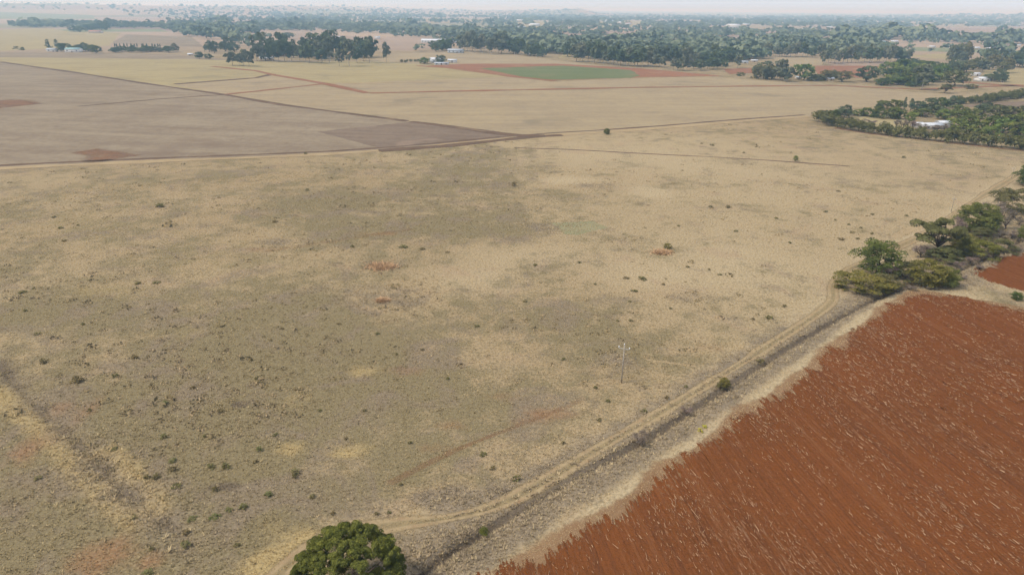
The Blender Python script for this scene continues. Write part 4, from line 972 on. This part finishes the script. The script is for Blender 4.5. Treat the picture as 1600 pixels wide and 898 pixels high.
FH = [(1208, 62, 8, 4), (1230, 64, 6, 3), (953, 35, 14, 4), (970, 37, 12, 3), (982, 38, 10, 3), (1098, 39, 12, 4), (1145, 43, 20, 6), (1165, 40, 10, 4), (1010, 55, 10, 3), (946, 54, 10, 4), (925, 53, 8, 3), (895, 50, 4, 6), (1050, 62, 8, 4), (1180, 60, 10, 3), (1290, 64, 8, 3), (1302, 66, 5, 5),
      (1296, 44, 8, 3), (1425, 41, 6, 3), (1455, 42, 5, 3), (1480, 44, 6, 2), (1510, 77, 8, 4), (1504, 82, 8, 3), (1517, 82, 7, 3), (1522, 77, 14, 4), (1563, 83, 14, 2.5), (1590, 73, 6, 4), (1546, 78, 10, 4), (1530, 96, 12, 4), (1591, 40, 4, 3), (1320, 47, 8, 3), (1250, 48, 12, 3), (1270, 46, 6, 3),
      (61, 20, 5, 2.5), (78, 22, 5, 2.5), (217, 18, 14, 3), (257, 22, 6, 3), (340, 20, 5, 3), (198, 34, 6, 3), (250, 39, 14, 3), (150, 51, 18, 3), (492, 58, 6, 4), (530, 60, 4, 4), (590, 60, 8, 4), (775, 59, 10, 4), (757, 66, 12, 3), (812, 34, 10, 4), (835, 40, 16, 3), (815, 44, 12, 3), (1000, 20, 8, 2.5), (1050, 22, 8, 2.5), (1180, 52, 6, 4),
      (1455, 75, 10, 4), (1350, 45, 6, 3), (1385, 46, 8, 3), (1130, 66, 12, 3), (1060, 50, 6, 3), (1025, 42, 6, 3), (870, 24, 6, 3), (720, 22, 5, 2.5), (880, 37, 6, 3)]
for i, (x, y, w_, h_) in enumerate(FH):
    roof = [M_WROOF, M_WROOF, M_GROOF, M_WROOF, M_RROOF][i % 5]; wl = [M_WWALL, M_PWALL][i % 2]
    lab = {0: 'tiny far house with a white roof showing among the woodland', 2: 'tiny far house with a grey roof showing among the woodland', 4: 'tiny far house with a dull red roof showing among the woodland'}[0 if i % 5 in (0, 1, 3) else i % 5]
    house(x, y + 1, w_, h_ + 1.5, roof, wl, 'far_house', lab, 'house', random.uniform(-.5, .5), .55, 'far houses among the woodland', openings=False)

# ------------------------------------------------------------------ power poles
M_POLE = m_plain('weathered_pole', (.37, .32, .25), .9, .2, 3); M_ARM = m_plain('bleached_crossarm', (.45, .42, .36), .9, .15, 3); M_INS = m_plain('white_insulator', (.66, .65, .62), .4, .05, 2)
def pole(px, py, hpx, label):
    m = mpp(px, py); p = at(px, py); h = hpx * m / math.cos(math.atan2(H, math.hypot(p[0], p[1]))); e = empty('power_pole', p, R(-22)); s = h / 7.6
    b = MB(); b.tube([(0, 0, -.3), (0, 0, h * .5), (.02, 0, h)], [.13 * s, .12 * s, .10 * s], 9); b.build('post', M_POLE, e, True)
    b = MB(); b.box((0, .12 * s, h - .75 * s), (1.9 * s, .10 * s, .11 * s)); ca = b.build('crossarm', M_ARM, e)
    for x, z in ((-.95, h - .68 * s), (.95, h - .68 * s), (0, h)):
        b = MB(); b.tube([(x * s, .12 * s if x else 0, z), (x * s, .12 * s if x else 0, z + .12 * s), (x * s, .12 * s if x else 0, z + .2 * s), (x * s, .12 * s if x else 0, z + .38 * s)], [.04 * s, .12 * s, .13 * s, .06 * s], 8); b.build('insulator', M_INS, ca if x else e)
    for x in (-.6, .6):
        b = MB(); b.tube([(x * s, .12 * s, h - .75 * s), (.03, .1 * s, h - 1.5 * s)], [.03 * s, .03 * s], 5); b.build('brace', M_POLE, e)
    tag(e, label, 'power pole')
pole(971, 598, 57, 'power pole with crossarm and white insulators standing in the near grassland')
pole(1486, 331, 22, 'faint far power pole behind the green trees on the right')
pole(1580, 279, 17, 'faintest far power pole near the right edge')

# ------------------------------------------------------------------ tree belts: each tree of the nearer ones
def belt(kinds, px, nx, wpx, hpx, name, label, group, depth=0., jy=1.0, parts=True, cat='tree', var=.22):
    a = np.array(px, float); s = np.concatenate([[0], np.cumsum(np.abs(np.diff(a[:, 0])) + 1e-6)]); r = np.random.default_rng(int(px[0][0]) + nx)
    for i in range(nx):
        u = s[-1] * (i + .5 + r.normal(0, .22)) / nx; x = np.interp(u, s, a[:, 0]); y = np.interp(u, s, a[:, 1]) + r.normal(0, jy) - depth * r.random()
        k = kinds[r.integers(len(kinds))]
        plant(k, x, y, wpx * float(np.clip(r.lognormal(0, var), .7, 1.4)), hpx * .88 * float(np.clip(r.lognormal(0, var * .8), .72, 1.25)), name, label, cat, group, parts)
T = True
belt(['gum'], [(360, 104), (394, 104)], 4, 17, 22, 'gum_tree', 'grey green gum tree standing in front of the left tree belt', 'gum trees before the left belt')
belt(['darkgum', 'dark', 'gum'], [(398, 96), (460, 97), (520, 97)], 12, 22, 34, 'belt_tree', 'dark blue green tree in the thick left tree belt', 'trees of the left belt')
belt(['dark', 'darkgum'], [(400, 90), (480, 88), (560, 90), (585, 92)], 11, 24, 34, 'belt_tree', 'dark blue green tree in the thick left tree belt', 'trees of the left belt')
plant('dark', 500, 92, 42, 36, 'dome_tree', 'large dark dome shaped tree in the left tree belt', 'tree')
plant('gum', 531, 104, 18, 26, 'gum_tree', 'left gum tree of the pair standing before the belt', 'tree'); plant('gum', 546, 104, 24, 40, 'gum_tree', 'taller right gum tree of the pair standing before the belt', 'tree')
belt(['dark', 'darkgum'], [(556, 99), (580, 97)], 3, 26, 32, 'flat_top_tree', 'dark flat topped tree at the right end of the left belt', 'flat topped trees of the left belt')
plant('gum', 604, 98, 15, 30, 'gum_tree', 'lone gum tree right of the left tree belt', 'tree')
belt(['dark'], [(322, 82), (372, 81)], 5, 15, 18, 'dark_tree', 'dark tree in the low block left of the left belt', 'dark trees left of the belt')
plant('dark', 312, 92, 13, 11, 'round_tree', 'left of two small round trees before the far left fields', 'tree'); plant('dark', 326, 93, 13, 9, 'round_tree', 'right of two small round trees before the far left fields', 'tree')
plant('oliveround', 275, 81, 11, 12, 'round_tree', 'small brownish tree right of the cypress row', 'tree')
plant('pine', 77, 79, 13, 18, 'pine_tree', 'left dark conifer above the far left farm', 'tree'); plant('pine', 89, 76, 10, 15, 'pine_tree', 'right dark conifer above the far left farm', 'tree')
belt(['dark', 'leafy'], [(92, 82), (108, 81), (130, 80), (155, 82)], 7, 16, 12, 'farm_tree', 'dark tree around the teal roofed farmhouse', 'trees around the teal roofed farmhouse')
belt(['cypress'], [(176, 74), (255, 74)], 15, 5.5, 8, 'cypress', 'small cypress in the planted row on the far left', 'cypresses of the planted row', jy=.2, parts=False, var=.1)
belt(['dark', 'leafy'], [(172, 81), (266, 82)], 11, 14, 9, 'orchard_tree', 'bushy tree in front of the cypress row', 'bushy trees before the cypress row', parts=False)
plant('bush', 35, 79, 7, 5, 'lone_bush', 'lone dark bush at the edge of the far left mauve strip', 'bush'); plant('dustybush', 26, 77, 8, 5, 'lone_bush', 'pale bush beside the lone dark bush on the far left', 'bush')
plant('dark', 689, 99, 15, 13, 'round_tree', 'dark round tree between the white sheds', 'tree'); plant('bright', 663, 100, 18, 10, 'round_tree', 'bright green low tree left of the white sheds', 'tree')
belt(['oliveround'], [(625, 98), (655, 97)], 6, 5, 5, 'small_tree', 'small tree in the row left of the bright green low tree', 'small trees left of the white sheds', jy=.3, parts=False)
belt(['dark', 'leafy'], [(672, 78), (706, 79)], 5, 16, 16, 'dark_tree', 'dark tree left behind the grey barn', 'dark trees behind the grey barn')
belt(['gum'], [(714, 80), (760, 83), (800, 84)], 13, 20, 28, 'gum_tree', 'tall grey gum tree at the left part of the middle belt', 'gum trees of the middle belt, left part')
belt(['dark', 'gum', 'darkgum'], [(800, 84), (850, 89)], 8, 20, 24, 'belt_tree', 'dark green tree right of the tall grey gums', 'dark trees of the middle belt')
belt(['gum', 'darkgum'], [(895, 95), (950, 101), (1040, 106)], 22, 20, 27, 'gum_tree', 'grey green gum tree behind the green crop strip', 'gum trees behind the crop strip')
belt(['darkgum', 'dark', 'gum'], [(880, 88), (960, 94), (1060, 98), (1140, 99)], 22, 22, 26, 'belt_tree', 'dark tree in the second row of the middle belt', 'second row of the middle belt', jy=2)
belt(['gum'], [(1048, 110), (1078, 111)], 4, 16, 22, 'gum_tree', 'open gum tree with pale trunk right of the crop strip', 'open gum trees right of the crop strip')
belt(['darkgum'], [(1082, 109), (1122, 109)], 8, 13, 18, 'plantation_tree', 'dark plantation tree with pale trunk right of the open gums', 'dark plantation trees right of the open gums')
plant('darkgum', 1133, 109, 12, 16, 'gum_tree', 'dark gum tree left of the red bare yard', 'tree'); plant('gum', 1152, 107, 16, 20, 'gum_tree', 'grey gum tree above the red bare yard', 'tree')
belt(['gum', 'darkgum'], [(1195, 88), (1240, 89), (1282, 91)], 14, 15, 20, 'gum_tree', 'grey gum tree in the left half of the right gum belt', 'gum trees of the right belt, left half')
belt(['gum', 'gum', 'darkgum'], [(1284, 100), (1340, 98), (1420, 97)], 22, 17, 24, 'gum_tree', 'grey gum tree in the right half of the right gum belt', 'gum trees of the right belt, right half')
plant('dark', 1196, 116, 26, 20, 'dark_tree', 'dark tree at the left of the right farm clump', 'tree'); plant('dark', 1182, 114, 13, 12, 'dark_tree', 'small dark tree left of the right farm clump', 'tree')
plant('bush', 1157, 119, 13, 7, 'lone_bush', 'dark lone bush before the right farm clump', 'bush')
belt(['gum', 'oliveround', 'dustybush'], [(1178, 122), (1200, 123), (1235, 127)], 9, 22, 20, 'farm_tree', 'dusty green tree in the left part of the right farm clump', 'dusty trees of the right farm clump')
plant('gum', 1218, 122, 24, 28, 'gum_tree', 'tall grey gum tree in the right farm clump', 'tree')
plant('bright', 1255, 126, 28, 26, 'bright_tree', 'bright green round tree in the right farm clump', 'tree')
belt(['oliveround', 'dustybush'], [(1270, 127), (1310, 122)], 6, 18, 14, 'farm_tree', 'dull brownish tree right of the bright green round tree', 'brownish trees right of the bright tree')
plant('oliveround', 1316, 128, 24, 16, 'round_bush', 'lone round dusty bush at the right farm', 'bush')
plant('dark', 1355, 128, 34, 26, 'dark_tree', 'big dark green tree at the left end of the large right clump', 'tree')
belt(['leafy', 'bush', 'bright'], [(1372, 131), (1420, 134), (1450, 132)], 9, 24, 18, 'leafy_tree', 'leafy green tree along the front of the large right clump', 'front trees of the large right clump')
belt(['leafy', 'bright'], [(1380, 122), (1420, 118), (1470, 124)], 10, 28, 22, 'leafy_tree', 'leafy green tree inside the large right clump', 'inner trees of the large right clump', jy=3)
belt(['leafy', 'dark'], [(1405, 110), (1460, 112), (1500, 116)], 9, 26, 20, 'belt_tree', 'dark green tree at the back of the large right clump', 'back trees of the large right clump', jy=2)
plant('gum', 1440, 141, 34, 40, 'gum_tree', 'tall spreading gum tree in front of the large right clump', 'tree')
plant('oliveround', 1490, 134, 36, 24, 'brown_tree', 'round brownish tree right of the tall spreading gum', 'tree')
plant('umbrella', 1477, 146, 24, 15, 'umbrella_thorn', 'small flat topped thorn tree before the round brownish tree', 'tree')
plant('dustybush', 1517, 139, 18, 9, 'round_bush', 'low round dusty bush right of the flat topped thorn tree', 'bush')
belt(['oliveround', 'gum', 'dark'], [(1490, 108), (1540, 112), (1575, 112)], 10, 22, 22, 'belt_tree', 'brownish grey tree behind the right edge farmhouse', 'trees behind the right edge farmhouse', jy=3)
belt(['dark', 'darkgum'], [(1545, 128), (1570, 127)], 3, 18, 18, 'dark_tree', 'dark tree right of the right edge farmhouse', 'dark trees right of the right edge farmhouse')
plant('dark', 1547, 97, 24, 20, 'dark_tree', 'dark round tree above the bright white house', 'tree')
belt(['darkgum', 'dark'], [(1575, 104), (1620, 106)], 6, 22, 28, 'belt_tree', 'tall dark tree at the far right edge', 'tall dark trees at the right edge')
belt(['gum', 'oliveround'], [(1480, 98), (1512, 98)], 5, 22, 26, 'gum_tree', 'brownish gum tree behind the back of the large right clump', 'brownish gums behind the large right clump')
belt(['dark', 'leafy'], [(113, 49), (168, 48)], 7, 13, 11, 'dark_tree', 'dark blue tree around the far left red roofed house', 'dark trees in the far left', parts=False)
belt(['dark'], [(150, 47), (170, 45)], 3, 12, 14, 'dark_tree', 'dark blue tree around the far left red roofed house', 'dark trees in the far left', parts=False)

# ------------------------------------------------------------------ far woodland: thousands of trees, one mass per tract
CLEAR = [o for o in bpy.data.objects if o.name.split('.')[0] in ('far_field', 'red_field', 'crop_field', 'pasture', 'mauve_field')]
CPOLY = [np.array([v.co[:] for v in o.data.vertices]) for o in CLEAR]
def low_tree(r, n=46):
    L = dome_lobes(r, 7, (.34, .34, .36), .52, .2, .85, -.5)
    return leaves(r, L, n, .15 if n > 20 else .24, .8, (.7, 1.0), .35, .5, .4)
LOW = [low_tree(np.random.default_rng(300 + i)) for i in range(8)]
TINY = [low_tree(np.random.default_rng(320 + i), 15) for i in range(8)]
M_FARLEAF = m_leaf('far_woodland_leaf', (.060, .080, .050), (.150, .168, .105), .15, 0)
def woodland(name, label, tracts, seed):
    r = np.random.default_rng(seed); VV, QQ, TT, k = [], [], [], 0
    for (px, n, h0) in tracts:
        poly = pxl(*px); lo, hi = np.array(px).min(0), np.array(px).max(0)
        # even over the picture rows so that the far rows close up
        q = np.stack([r.uniform(lo[0], hi[0], n * 3), r.uniform(lo[1], hi[1], n * 3)], 1)
        q = q[inside(q, np.array(px, float))][:n]
        W = at(q[:, 0], q[:, 1])
        gx, gy = W[:, 0] / 260, W[:, 1] / 420                     # groves and gaps
        g = np.sin(gx * 1.3 + np.sin(gy * .9)) + np.sin(gy * 1.7 + .7 * np.sin(gx * .8)) + .6 * np.sin(gx * 3.1 + gy * 2.3)
        ok = g > -.9 + r.normal(0, .5, len(g))
        for c in CPOLY: ok &= ~inside(W, c)
        W = W[ok]
        for p in W:
            d = math.hypot(p[0], p[1])
            V, Qs, t = (LOW if d < 2600 else TINY)[r.integers(8)]
            h = h0 * r.lognormal(0, .28); w_ = h * r.uniform(1.0, 1.75); a = r.uniform(0, 6.28); c, s = math.cos(a), math.sin(a)
            z = hills(np.array([p[0]]), np.array([p[1]]))[0]
            X = np.stack([(V[:, 0] * c - V[:, 1] * s) * w_ + p[0], (V[:, 0] * s + V[:, 1] * c) * w_ + p[1], V[:, 2] * h + z], 1)
            VV.append(X); QQ.append(Qs + k); TT.append(np.clip(.5 + .55 * (t - .5) + r.normal(0, .15), 0, 1)); k += len(V)
    me = mesh_np(name, np.vstack(VV), np.vstack(QQ), M_FARLEAF, attrs={'tint': np.concatenate(TT)})
    tag(link(name, me), label, 'woodland', kind='stuff')
woodland('far_woodland', 'blue hazy woodland stretching across the middle distance', [
    ([(0, 42), (60, 36), (170, 36), (300, 38), (400, 40), (400, 52), (330, 52), (260, 48), (160, 44), (60, 44)], 800, 13),
    ([(250, 48), (330, 52), (400, 52), (420, 72), (380, 76), (330, 66)], 120, 14),
    ([(400, 24), (600, 26), (800, 22), (800, 78), (715, 76), (640, 64), (600, 56), (500, 50), (400, 50)], 2200, 10.5),
    ([(800, 18), (1000, 18), (1200, 20), (1200, 92), (1140, 98), (1000, 94), (900, 88), (800, 80)], 3600, 10),
    ([(1200, 26), (1400, 30), (1600, 33), (1600, 42), (1500, 42), (1390, 44), (1400, 60), (1340, 62), (1420, 90), (1280, 88), (1200, 84)], 1900, 10.5),
    ([(1300, 56), (1400, 52), (1480, 60), (1480, 66), (1400, 66), (1310, 64)], 160, 16),
    ([(1470, 62), (1550, 66), (1560, 78), (1480, 78)], 90, 13), ([(1555, 52), (1640, 54), (1640, 78), (1560, 80)], 130, 18),
    ([(1500, 85), (1640, 84), (1640, 100), (1560, 104), (1510, 96)], 60, 15),
    ([(40, 12), (240, 12), (400, 16), (400, 32), (240, 30), (130, 22), (40, 22)], 170, 13), ([(0, 14), (60, 14), (130, 18), (130, 24), (0, 22)], 70, 12),
    ([(240, 22), (400, 16), (600, 18), (600, 26), (400, 34), (280, 32)], 300, 13),
    ([(560, 18), (800, 18.5), (800, 28), (560, 28)], 700, 12), ([(800, 19), (1200, 21.5), (1200, 34), (800, 33)], 2200, 10.5), ([(1200, 22.5), (1640, 25.5), (1640, 36), (1200, 32)], 2600, 12),
    ([(800, 22), (1200, 24), (1200, 42), (800, 42)], 1500, 11), ([(1200, 25), (1600, 28), (1600, 42), (1200, 44)], 1000, 11), ([(400, 22), (800, 24), (800, 44), (400, 44)], 900, 11),
    ([(120, 14), (560, 17), (560, 27), (300, 30), (130, 22)], 420, 12),
    ([(600, 66), (710, 62), (712, 78), (600, 84)], 40, 13), ([(410, 60), (600, 66), (600, 74), (420, 74)], 30, 11),
    ([(1410, 62), (1480, 70), (1600, 84), (1500, 90), (1410, 80)], 40, 9)], 77)
woodland('hill_woodland', 'thin bluish tree cover on the low hills under the horizon', [
    ([(780, 16.5), (1000, 16.5), (1000, 22), (780, 22)], 260, 12), ([(1480, 19.6), (1640, 20), (1640, 26), (1480, 25)], 200, 12), ([(1000, 19.4), (1480, 21), (1480, 24), (1000, 22)], 260, 12)], 78)

# ------------------------------------------------------------------ haze
hz = NT('haze'); hz.t.nodes.remove(hz.b)
pv = hz.n('ShaderNodeVolumePrincipled'); pv.inputs['Color'].default_value = (.48, .76, 1.0, 1); pv.inputs['Absorption Color'].default_value = (1, 1, 1, 1); pv.inputs['Density'].default_value = 2.1e-4; pv.inputs['Anisotropy'].default_value = .2
hz.l(pv.outputs[0], hz.out.inputs['Volume'])
b = MB(); b.box((0, 0, 45), (64000, 64000, 95)); hob = b.build('haze', hz.m)
tag(hob, 'pale blue haze lying over the whole plain', 'haze', kind='stuff')
